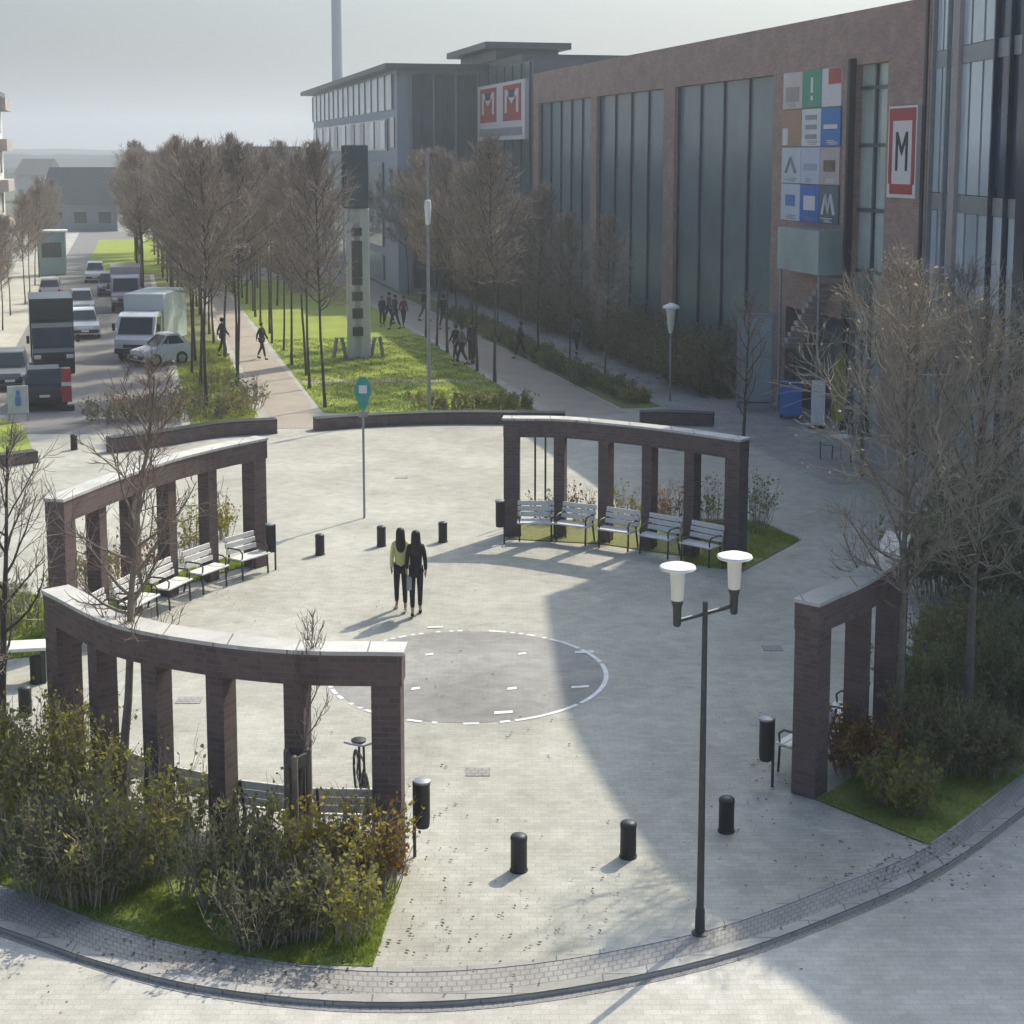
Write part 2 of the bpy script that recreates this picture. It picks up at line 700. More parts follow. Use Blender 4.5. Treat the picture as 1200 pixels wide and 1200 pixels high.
# ================================================================== GROUND
ground = sheet("ground", [(-4000, -300), (4000, -300), (4000, 6000), (-4000, 6000)], -.125, M_earth)
inner_px = [(-420, 880), (-200, 975), (0, 1036), (120, 1083), (250, 1116), (430, 1138), (620, 1130), (830, 1090), (980, 1037), (1090, 990), (1200, 905), (1330, 800), (1480, 690)]
outer_px = [(-420, 925), (-200, 1020), (0, 1078), (120, 1119), (250, 1150), (430, 1167), (620, 1157), (830, 1116), (980, 1063), (1100, 1008), (1200, 936), (1345, 825), (1500, 712)]
inner = spline([G(*p) for p in inner_px], 5)
outer = spline([G(*p) for p in outer_px], 5)
plaza = sheet("plaza", [tuple(p) for p in outer] + [(30, 40), (30, 60), (10, 190), (-70, 190), (-40, 60), (-22, 26)], 0.0, M_plaza, skirt=.11)
sheet("road", [(-60, -20), (60, -20), (60, 40), (-60, 40)], -.06, M_road)
strip("cobble_band", inner, outer, .004, M_band)
kb = MB()
kb.sweep(outer, -.13, .02, -.1, .010)
tag(kb.build("kerb", M_kerb), kind="structure")
kb = MB()
kb.sweep(inner, -.02, .07, -.05, .012)
tag(kb.build("kerb_edging", M_kerb), kind="structure")
# gutter line in the road
gut = spline([G(u, v + 20, -.06) for (u, v) in outer_px], 5)
gut2 = spline([G(u, v + 12, -.06) for (u, v) in outer_px], 5)
strip("gutter", gut2, gut, -.054, M_band)

# central court disc and its painted ring
DC = G(548, 789)
DR = 2.42
sheet("court_disc", [(DC.x + (DR - .05) * math.cos(a * math.pi / 48), DC.y + (DR - .05) * math.sin(a * math.pi / 48)) for a in range(96)], .004, M_disc)
rng = random.Random(5)
rv, rf = [], []
for i in range(180):
    a0, a1 = 2 * math.pi * i / 180, 2 * math.pi * (i + 1) / 180
    deg = i * 2
    worn = 55 < deg < 135 or 205 < deg < 290
    if rng.random() < (.55 if worn else .06):
        continue
    k = len(rv)
    for a in (a0, a1):
        for r_ in (DR - .045, DR + .035):
            rv.append((DC.x + r_ * math.cos(a), DC.y + r_ * math.sin(a), .008))
    rf.append((k, k + 1, k + 3, k + 2))
for (u, v, l, wd) in ((685, 765, .35, .12), (590, 836, .3, .12), (487, 808, .14, .12), (600, 808, .16, .12), (612, 767, .14, .1), (503, 768, .14, .1), (510, 736, .3, .1), (680, 806, .3, .1)):
    p = G(u, v)
    k = len(rv)
    rv += [(p.x - l / 2, p.y - wd / 2, .012), (p.x + l / 2, p.y - wd / 2 + .05, .012), (p.x + l / 2, p.y + wd / 2 + .05, .012), (p.x - l / 2, p.y + wd / 2, .012)]
    rf.append((k, k + 1, k + 2, k + 3))
tag(link_mesh("court_markings", rv, rf, M_line), kind="structure")
# drain cover on the paving
tag(MB().box(tuple(G(222, 821) + Vector((0, 0, .006))), (.42, .3, .006)).build("drain_cover", M_band), "small dark drain cover set in the paving behind the near colonnade", "drain cover")

for u, v, lab in ((560, 905, "small dark drain cover in the sunny paving above the two front bollards"), (905, 760, "small dark drain cover in the shaded paving right of the court ring"), (470, 560, "small dark drain cover in the sunny paving near the teal sign's pole")):
    tag(MB().box(tuple(G(u, v) + Vector((0, 0, .006))), (.36, .3, .006)).build("drain_cover", M_band), lab, "drain cover")

# park: lawn, paths, walk, street
def ts_poly(pts):
    return [tuple(TS(t, s))[:2] for t, s in pts]


sheet("street", ts_poly([(-5.2, 52), (1.6, 50), (1.6, 186), (-5.2, 186)]), .004, M_street)
sheet("verge", ts_poly([(1.9, 51.5), (4.1, 51.0), (4.3, 120), (4.3, 185), (1.9, 185)]), .006, M_soil)
sheet("path", [tuple(G(325, 502))[:2], tuple(G(367, 502))[:2], tuple(TS(6.35, 56))[:2], tuple(TS(6.2, 70))[:2], tuple(TS(6.4, 184))[:2], tuple(TS(4.6, 184))[:2], tuple(TS(4.6, 70))[:2], tuple(TS(4.6, 56))[:2]], .010, M_path)
sheet("lawn", ts_poly([(6.5, 53.2), (6.45, 112), (14.1, 112), (13.9, 51.3), (10, 51.6)]), .014, M_lawn)
sheet("lawn_path", ts_poly([(6.6, 60.4), (14.0, 58.8), (14.0, 59.6), (6.6, 61.2)]), .018, M_path)
sheet("far_lawn", ts_poly([(-3.2, 120), (3.0, 118), (4.0, 168), (-2.8, 168)]), .012, M_lawn)
sheet("walk", ts_poly([(14.4, 50.6), (16.8, 50.4), (16.8, 112), (14.4, 112)]), .006, M_path)
sheet("planting_strip", ts_poly([(16.9, 51.5), (18.4, 51.5), (18.3, 112), (16.9, 112)]), .016, M_soil)
sheet("pavement", ts_poly([(18.5, 38), (22.5, 38), (22.5, 112), (18.5, 112)]), .008, M_walk)
sheet("facade_bed", ts_poly([(21.0, 52.5), (22.6, 52.5), (22.6, 112), (21.0, 112)]), .014, M_soil)
sheet("corner_lawn", [tuple(G(*p))[:2] for p in ((-160, 545), (38, 540), (40, 530), (25, 497), (-10, 488), (-180, 500))], .012, M_lawn)

# planting beds round the plaza
A_posts = [G(455, 1030), G(350, 1003), G(258, 985), G(183, 970), G(120, 953), G(70, 927)]
A_top = [(473, 757), (350, 755), (250, 745), (145, 725), (70, 690)]
PH = 2.86


def top_line(px):
    return [G(u, v, PH) for u, v in px]


C_line = spline(top_line([(455, 757), (350, 755), (250, 745), (145, 725), (72, 691)]), 8)
B_line = spline(top_line([(298, 513), (245, 524), (190, 538), (130, 558), (70, 581)]), 8)
K_line = spline(top_line([(600, 488), (660, 489), (720, 494), (785, 501), (864, 512)]), 8)
D_line = spline([(4.22, 20.9), (5.05, 21.9), (5.78, 23.1), (6.28, 24.5)], 8)


def offset(line, d):
    r = []
    for i, p in enumerate(line):
        t = (line[min(i + 1, len(line) - 1)] - line[max(i - 1, 0)]).normalized()
        r.append(p + Vector((-t.y, t.x)) * d)
    return r


def xy(p):
    return (p[0], p[1])


bedA = [xy(G(437, 1134)), xy(G(469, 1036))] + [xy(p) for p in offset(C_line, .2)[2:]] + [xy(G(-40, 900)), xy(G(-250, 850)), xy(G(-400, 886))] + [xy(p) for p in inner[1:25:2]]
# drop inner points past the bed's end
bedA = [p for p in bedA if p[0] <= G(470, 1036).x + .05]
sheet("near_bed", bedA, .020, M_bed)
bedD = [xy(G(952, 936)), xy(G(1088, 991)), xy(G(1200, 907)), xy(G(1330, 802))] + [(10.6, 28.5), (8.2, 30.0)] + [xy(p) for p in offset(D_line, -.22)[::-3]]
sheet("right_bed", bedD, .020, M_bed)
bedB = [xy(p) for p in offset(B_line, -.15)] + [xy(p) for p in offset(B_line, -.95)[::-1]]
sideB = [xy(G(u, v)) for u, v in ((48, 700), (58, 742), (48, 768), (-10, 775), (-120, 770), (-120, 700), (-10, 690))]
sheet("side_lawn", sideB, .016, M_lawn)
sheet("left_bed", bedB, .020, M_bed)
bedC = [xy(G(586, 642)), xy(G(600, 632))] + [xy(p) for p in offset(K_line, -.3)[4:]] + [xy(G(925, 640)), xy(G(937, 632)), xy(G(880, 596)), xy(G(700, 585)), xy(G(608, 596)), ]
bedC = [xy(G(594, 632)), xy(G(705, 638)), xy(G(800, 652)), xy(G(868, 671)), xy(G(938, 633)), xy(G(892, 612)), xy(G(760, 606)), xy(G(612, 612))]
sheet("back_bed", bedC, .020, M_soil)


def low_wall(px, h, label, wdt=.42):
    pts = spline([G(u, v) for u, v in px], 6)
    r = empty("low_wall", (0, 0, 0), 0, label, "wall")
    MB().sweep(pts, -wdt / 2, wdt / 2, 0, h).build("wall_body", M_brick, r)
    MB().sweep(pts, -wdt / 2 - .02, wdt / 2 + .02, h - .002, h + .05).build("wall_coping", M_iron, r)
    return r


low_wall([(369, 504), (440, 499), (520, 496), (590, 496), (662, 497)], .36, "long low dark wall along the sunny lawn edge right of the gravel path")
low_wall([(128, 530), (190, 522), (260, 511), (324, 507)], .42, "low dark wall left of the gravel path behind the left colonnade")
low_wall([(750, 497), (790, 497), (836, 499)], .40, "short low dark wall in the shade behind the back colonnade")
low_wall([(-60, 552), (0, 546), (42, 541)], .30, "low dark edging wall of the grass corner by the street")


# ================================================================== COLONNADES
def along(line, fr):
    d = [0]
    for i in range(1, len(line)):
        d.append(d[-1] + (line[i] - line[i - 1]).length)
    x = fr * d[-1]
    for i in range(1, len(line)):
        if d[i] >= x - 1e-9:
            k = (x - d[i - 1]) / max(1e-9, d[i] - d[i - 1])
            t = (line[i] - line[i - 1]).normalized()
            return line[i - 1].lerp(line[i], k), t
    return line[-1], (line[-1] - line[-2]).normalized()


def colonnade(line, fr, label, pw=.37):
    a, ta = along(line, 0)
    b, tb = along(line, 1)
    ext = [a - ta * .19] + list(line[1:-1]) + [b + tb * .19]
    r = empty("brick_colonnade", (0, 0, 0), 0, label, "colonnade", "brick colonnades round the plaza")
    for f in fr:
        p, t = along(line, f)
        end = f < .04 or f > .96
        MB().box((p.x, p.y, 1.201), (pw if end else .26, pw if end else .30, 2.402), math.atan2(t.y, t.x), .008).build("post", M_brick, r)
    MB().sweep(ext, -.195, .195, 2.40, 2.80).build("beam", M_brick, r)
    ext2 = [a - ta * .22] + list(line[1:-1]) + [b + tb * .22]
    MB().sweep(ext2, -.208, .208, 2.798, 2.85).build("capping", M_cap, r)
    return r


def post_fracs(line, us, h=2.0):
    """fractions along the line whose posts appear at columns us"""
    best = []
    for u in us:
        e = []
        for k in range(401):
            p, _ = along(line, k / 400)
            d = Vector((p.x, p.y, h - CAM_H))
            Z = d.y * _cp - d.z * _sp
            e.append((abs(600 + FPX * d.x / Z - u), k / 400))
        best.append(min(e)[1])
    return best


colonnade(C_line, post_fracs(C_line, [455, 349, 259, 184, 120, 71]), "near left brick colonnade above the olive shrubs with a pale capping")
colonnade(B_line, post_fracs(B_line, [298, 243, 195, 152, 113, 71]), "brick colonnade at the street side sheltering the sunlit white benches")
colonnade(K_line, post_fracs(K_line, [600, 657, 710, 762, 812, 864]), "brick colonnade at the far side of the plaza with shaded benches under it")
colonnade(D_line, [0, .33, .67, 1], "brick colonnade on the shaded right side half hidden by bare trees")


# ================================================================== BENCHES
def make_bench(label, group):
    r = empty("bench", (0, 0, 0), 0, label, "bench", group)
    L = .86
    s = MB()
    for k in range(3):
        s.box((0, .06 + k * .135, .44), (L, .12, .035), 0, .006)
    s.build("seat", M_bench, r)
    b = MB()
    for k in range(3):
        y, z = -.06 - k * .035, .56 + k * .125
        vs = []
        b.box((0, y, z), (L, .03, .11), 0, .006)
    b.build("backrest", M_bench, r)
    for sx in (-1, 1):
        x = sx * (L / 2 - .06)
        f = MB()
        f.tube([(x, .36, 0), (x, .34, .41), (x, -.03, .41)], .022, 6)
        f.tube([(x, -.16, 0), (x, -.04, .42), (x, -.16, .87)], .022, 6)
        f.tube([(x, .34, .41), (x, .36, .58), (x, .28, .65), (x, .05, .65), (x, -.1, .64)], .018, 6)
        f.build("side_frame", M_iron, r, True)
    return r


bench0 = make_bench("pale slatted bench", "benches under the colonnades")


def place_bench(line, f, inward, label, first=[True]):
    p, t = along(line, f)
    n = Vector((-t.y, t.x)) * inward           # towards the plaza
    q = p + n * .34
    o = bench0 if first[0] else copy_tree(bench0)
    first[0] = False
    o.location = (q.x, q.y, .022)
    o.rotation_euler = (0, 0, math.atan2(n.y, n.x) - math.pi / 2)
    o["label"] = label
    return o


def mids(line, us):
    f = post_fracs(line, us)
    return [(f[i] + f[i + 1]) / 2 for i in range(len(f) - 1)]


_ord = ["first", "second", "third", "fourth", "fifth"]
for i, f in enumerate(mids(B_line, [298, 243, 195, 152, 113, 71])):
    place_bench(B_line, f, 1, "sunlit white slatted bench under the street-side colonnade, %s from its right end" % _ord[i])
for i, f in enumerate(mids(K_line, [600, 657, 710, 762, 812, 864])):
    place_bench(K_line, f, -1, "shaded bench under the far colonnade, %s from its left end" % _ord[i])
fa = mids(C_line, [455, 349, 259, 184, 120, 71])
for i, f in enumerate(fa[:4]):
    place_bench(C_line, f, -1, "bench behind the near left colonnade seen from its back, %s from the right end" % _ord[i])
for i, f in enumerate([.165, .5]):
    place_bench(D_line, f, 1, "pale bench under the shaded right colonnade, %s from its near end" % _ord[i])


# ================================================================== BOLLARDS, BINS, LAMPS, SIGNS
def make_bollard():
    r = empty("bollard", (0, 0, 0), 0, "dark bollard", "bollard", "dark bollards on the plaza")
    MB().lathe((0, 0, 0), [(.115, 0), (.115, .02), (.105, .03), (.103, .40), (.108, .41), (.108, .44)], 20).build("bollard_body", M_black, r, True)
    MB().lathe((0, 0, .438), [(.108, 0), (.108, .012), (.09, .035), (.05, .05), (.01, .054)], 20).build("bollard_cap", M_iron, r, True)
    return r


bol0 = make_bollard()
spots = [(608, 1020, "dark bollard in the sun between the near bin and the shadow edge"),
         (736, 1004, "dark bollard right at the curved edge of the big shadow"),
         (851, 974, "dark bollard standing in the shadow left of the right-hand bin"),
         (447, 640, "dark bollard just left of the two walking women"),
         (375, 650, "dark bollard nearest the bin beside the white benches"),
         (519, 635, "dark bollard behind the two women on their right"),
         (43, 800, "dark bollard behind the end post of the near left colonnade"),
         (30, 838, "dark bollard beside the shrubs at the photo's left edge"),
         (87, 527, "dark bollard on the pale paving by the street corner")]
for i, (u, v, lab) in enumerate(spots):
    o = bol0 if i == 0 else copy_tree(bol0)
    o.location = G(u, v)
    o["label"] = lab


def make_bin():
    r = empty("litter_bin", (0, 0, 0), 0, "bin", "litter bin", "litter bins on posts")
    MB().tube([(0, 0, 0), (0, 0, 1.02)], .022, 8).build("pole", M_iron, r, True)
    b = MB()
    prof = [(.05, 0.42), (.09, .40), (.10, .44), (.105, .55), (.105, .96), (.11, .97), (.11, 1.0), (.095, 1.0)]
    b.lathe((.105, 0, 0), [(x * .93, z) for x, z in prof], 16)
    b.build("bin_body", M_black, r, True)
    MB().lathe((.105, 0, 0), [(.11, 1.0), (.115, 1.012), (.112, 1.03), (.06, 1.05)], 16).build("bin_lid", M_steel, r, True)
    return r


bin0 = make_bin()
for i, (u, v, rz, lab) in enumerate([(486, 1004, .1, "black litter bin on a post beside the near left colonnade"),
                                     (905, 922, math.pi, "black litter bin on a post beside the right colonnade's near end"),
                                     (323, 668, math.pi * .9, "black litter bin on a post beside the sunlit white benches"),
                                     (591, 637, math.pi, "black litter bin on a post at the far colonnade's left end")]):
    o = bin0 if i == 0 else copy_tree(bin0)
    o.location = G(u, v)
    o.rotation_euler = (0, 0, rz)
    o["label"] = lab


def lamp_head(r, x, y, z):
    MB().lathe((x, y, z), [(.03, -.08), (.045, -.06), (.05, .14), (.066, .19), (.066, .22)], 14).build("lamp_holder", M_iron, r, True)
    MB().lathe((x, y, z), [(.065, .218), (.07, .235), (.085, .545), (.085, .56)], 18).build("lamp_tube", M_lampglass, r, True)
    MB().lathe((x, y, z), [(.075, .558), (.19, .575), (.205, .59), (.195, .612), (.09, .645), (.03, .65)], 28).build("lamp_disc", M_white, r, True)


p = G(820, 1094)
lp = empty("street_lamp", p, 0, "double headed lamp post with white disc lamps standing at the kerb", "street lamp")
MB().tube([(0, 0, 0), (0, 0, 1.4), (0, 0, 3.98)], [.045, .04, .03], 12).build("pole", M_iron, lp, True)
MB().lathe((0, 0, 0), [(.1, 0), (.1, .015), (.06, .03), (.055, .3), (.046, .32)], 14).build("pole_base", M_iron, lp, True)
aa = MB()
hp = [(-.34, -.22), (.36, .24)]
aa.tube([(hp[0][0], hp[0][1], 3.82), (0, 0, 3.84), (hp[1][0], hp[1][1], 3.86)], .025, 8)
aa.build("cross_arm", M_iron, lp, True)
for (x, y) in hp:
    lamp_head(lp, x, y, 3.84)


def mast_lamp(u, v, h, label):
    r = empty("street_lamp", G(u, v), 0, label, "street lamp")
    MB().tube([(0, 0, 0), (0, 0, h)], [.05, .035], 8).build("pole", M_steel, r, True)
    MB().lathe((0, 0, h), [(.05, -.1), (.1, 0), (.18, .75), (.2, .8)], 12).build("lamp_tube", M_lampglass, r, True)
    MB().lathe((0, 0, h), [(.2, .8), (.32, .83), (.3, .9), (.05, 1.02)], 14).build("lamp_disc", M_white, r, True)
    return r


mast_lamp(785, 470, 2.6, "park lamp with pale lantern head among the bare trees by the walk")
fl = empty("flagpole", G(503, 482), 0, "tall slim pale mast with a small white lantern high up above the lawn", "mast")
MB().tube([(0, 0, 0), (0, 0, 4), (0, 0, 9.2)], [.07, .06, .04], 8).build("mast_pole", M_steel, fl, True)
MB().lathe((0, 0, 0), [(.06, 6.55), (.09, 6.6), (.12, 7.15), (.10, 7.4), (.05, 7.42)], 10).build("mast_lantern", M_white, fl, True)

# teal stop sign on a thin pole
M_tealsign = mat_plain("teal_sign", (.05, .33, .28), .4, var=.12)
ss = empty("stop_sign", G(427, 607), R(8), "thin grey pole carrying a teal sign on the sunny plaza", "sign post")
MB().tube([(0, 0, 0), (0, 0, 3.55)], .03, 8).build("pole", M_steel, ss, True)
sb = MB()
n = 14
vs = []
for k in range(n):
    a = 2 * math.pi * k / n
    vs.append((.21 * math.cos(a) * (1 - .25 * (math.sin(a) < -.3)), .42 * math.sin(a)))
sb.add([(x, -.055, 3.15 + z) for x, z in vs] + [(x, -.03, 3.15 + z) for x, z in vs],
       [tuple(range(n)), tuple(range(2 * n - 1, n - 1, -1))] + [((k + 1) % n, k, k + n, (k + 1) % n + n) for k in range(n)])
sb.build("sign_panel", M_tealsign, ss)
MB().box((0, -.06, 3.25), (.2, .008, .2)).build("sign_symbol", M_white, ss)
MB().box((0, -.04, 2.62), (.22, .02, .14)).build("notice_plate", M_steel, ss)

# ------------------------------------------------------------------ pylon on the lawn
py = empty("info_pylon", G(420, 419), YAW_S * .6, "tall pale pylon with a dark box head standing on the sunny lawn", "pylon")
M_pyl = mat_plain("pylon_panel", (.66, .66, .64), .5, var=.1, scale=1.5)
b = MB()
for sx in (-1, 1):
    b.box((sx * .30, 0, 3.3), (.36, .5, 6.6))
b.box((0, .05, 3.3), (.26, .36, 6.6))
b.build("pylon_shaft", M_pyl, py)
MB().box((.51, .0, 3.35), (.06, .54, 6.5)).build("pylon_edge", M_white, py)
for (z, h) in ((2.0, .45), (2.75, .4), (4.4, 1.6), (5.6, .35), (1.2, .4), (3.4, .3)):
    MB().box((-.02, -.26, z), (.46, .03, h)).build("pylon_slot", M_darkglass, py)
b = MB()
b.box((0, 0, 8.0), (1.02, .7, 2.75), 0, .03)
b.build("pylon_head", M_tealdark, py)
MB().box((-.575, 0, 8.0), (.13, .74, 2.7)).build("pylon_fin", M_navy, py)
for sx in (-1, 1):
    f = MB()
    f.tube([(sx * .55, -.1, 0), (sx * .72, -.1, .9), (sx * .95, -.1, .92), (sx * 1.1, -.1, 0)], .09, 6)
    f.build("pylon_foot", M_steel, py, True)


# ================================================================== BUILDINGS
T0 = 22.75
H0 = 13.5


def facebox(mb, t0, t1, s0, s1, z0, z1):
    a, b_, c, d = TS(t0, s0), TS(t1, s0), TS(t1, s1), TS(t0, s1)
    return mb.prism([a, b_, c, d], z0, z1)


s_near, _ = facade(1086, 180, T0)
s_far, _ = facade(625, 180, T0)
cb = empty("shopping_centre", TS(T0, s_near), 0, "long brick shopping centre with dark teal glass bays and shop posters", "building")
CBO = TS(T0, s_near)


def on_cb(mb, name, mat, smooth=False):
    mb.v = [(x - CBO.x, y - CBO.y, z) for x, y, z in mb.v]
    return mb.build(name, mat, cb, smooth)


def su(u):
    return facade(u, 180, T0)[0]


sb_ = [su(905), su(790), su(777), su(699), su(692), su(631)]
# brick shell: parapet, piers, plinth, body
m = MB()
facebox(m, T0, T0 + 26, s_near, s_far, 11.8, H0)
on_cb(m, "parapet_wall", M_wallbrick)
m = MB()
facebox(m, T0 + .35, T0 + 25.9, s_near + .2, s_far - .1, .5, 11.798)
on_cb(m, "inner_body", M_tealdark)
for (a, c) in ((sb_[1], sb_[2]), (sb_[3], sb_[4]), (sb_[5], s_far)):
    m = MB()
    facebox(m, T0 + .002, T0 + .6, a, c, .0, 11.8)
    on_cb(m, "brick_pier", M_wallbrick)
m = MB()
w0, w1 = su(1000), su(1038)
facebox(m, T0 + .002, T0 + .9, w0, sb_[0], 3.6, 11.8)
on_cb(m, "poster_wall", M_wallbrick)
m = MB()
facebox(m, T0 + .002, T0 + .9, s_near, w1, 0, 11.8)
on_cb(m, "corner_wall", M_wallbrick)
m = MB()
facebox(m, T0 + .002, T0 + .9, su(925), sb_[0], 0, 3.6)
on_cb(m, "brick_pier", M_wallbrick)
# plinth
m = MB()
facebox(m, T0 + .05, T0 + .7, sb_[0] + .01, sb_[5], 0, .6)
on_cb(m, "plinth", M_stone)
# glass bays with mullions
for (a, c, k) in ((sb_[0], sb_[1], 4), (sb_[2], sb_[3], 4), (sb_[4], sb_[5], 5)):
    for i in range(k):
        m = MB()
        facebox(m, T0 + .22 + .004 * (i % 2), T0 + .4, a + .06 + (c - a - .12) * i / k, a + .06 + (c - a - .12) * (i + 1) / k, .6, 11.79)
        on_cb(m, "glass_panel", M_teal)
    for i in range(k + 1):
        s = a + .06 + (c - a - .12) * i / k
        m = MB()
        facebox(m, T0 + .14, T0 + .222, s - .05, s + .05, .6, 11.79)
        on_cb(m, "mullion", M_navy)
# tall window strip by the corner
m = MB()
facebox(m, T0 + .25, T0 + .5, w1 + .02, w0 - .02, 0.1, 11.79)
on_cb(m, "tall_window", M_vitrine)
for z in (3.2, 5.2, 7.15, 9.2, 11.0):
    m = MB()
    facebox(m, T0 + .17, T0 + .252, w1 + .02, w0 - .02, z, z + .12)
    on_cb(m, "transom", M_tealdark)
m = MB()
s = (w0 + w1) / 2
facebox(m, T0 + .15, T0 + .252, s - .05, s + .05, .1, 11.79)
on_cb(m, "mullion", M_tealdark)
m = MB()
facebox(m, T0 - .22, T0 + .0, w0 - .05, w0 + .12, 0, 12.0)
on_cb(m, "downpipe", M_iron)
# entrance under the poster wall: landing, stair flank, door
e0, e1 = su(992), su(942)
m = MB()
zb, zt = facade(965, 318, T0)[1], facade(965, 268, T0)[1]
facebox(m, T0 - .9, T0 + .0, e0, e1, zb, zt)
on_cb(m, "entrance_canopy", M_vitrine)
m = MB()
facebox(m, T0 + .55, T0 + .8, w0, su(925), 0, 3.6)
on_cb(m, "entrance_door", M_tealdark)
m = MB()
for i in range(12):
    s = e0 + (e1 - e0) * i / 12
    facebox(m, T0 - .7, T0 + .0, s, s + (e1 - e0) / 12 - .005, zb - .25 - i * .23, zb - .1 - i * .23)
on_cb(m, "outside_stair", M_stone)
for s in (e0 + .1, e1 - .1):
    q = TS(T0 - .8, s)
    m = MB().tube([(q.x, q.y, 0), (q.x, q.y, zb)], .05, 8)
    on_cb(m, "canopy_post", M_steel, True)
# posters (3 x 4)
PCOL = [[(.62, .55, .53), (.05, .32, .2), (.68, .66, .66)],
        [(.42, .25, .16), (.66, .70, .74), (.05, .20, .52)],
        [(.56, .62, .68), (.52, .58, .70), (.50, .43, .43)],
        [(.58, .64, .72), (.06, .17, .52), (.10, .15, .17)]]
M_redsign = mat_plain("sign_red", (.42, .05, .05), .45, var=.1)
M_blackpaint = mat_plain("sign_black", (.02, .02, .022), .45, var=.1)
M_whitesign = mat_plain("sign_white", (.72, .70, .69), .5, var=.05)
M_greysign = mat_plain("sign_grey", (.3, .3, .31), .5, var=.1)
M_bluesign = mat_plain("sign_blue", (.08, .22, .55), .5, var=.1)
M_greensign = mat_plain("sign_green", (.05, .3, .17), .5, var=.1)


def panel_text(txt, size, s, z, t, mat, parent, off, bold=0.02, sx=1.0):
    """lettering standing on a wall that faces -TD"""
    c = bpy.data.curves.new("lettering", 'FONT')
    c.body = txt
    c.size = size
    c.align_x = 'CENTER'
    c.align_y = 'CENTER'
    c.extrude = .008
    c.offset = bold
    o = bpy.data.objects.new("lettering", c)
    COL.objects.link(o)
    o.parent = parent
    X = -SD
    Y = Vector((0, 0, 1))
    Zv = -TD
    mtx = Matrix((X, Y, Zv)).transposed().to_4x4()
    mtx.translation = TS(t, s, z) - off
    o.matrix_local = mtx @ Matrix.Diagonal((sx, 1, 1, 1))
    c.materials.append(mat)
    me = bpy.data.meshes.new_from_object(o.evaluated_get(bpy.context.evaluated_depsgraph_get()))
    me.materials.clear()
    me.materials.append(mat)
    mw = o.matrix_local.copy()
    bpy.data.objects.remove(o, do_unlink=True)
    o = bpy.data.objects.new("lettering", me)
    COL.objects.link(o)
    o.parent = parent
    o.matrix_local = mw
    return o


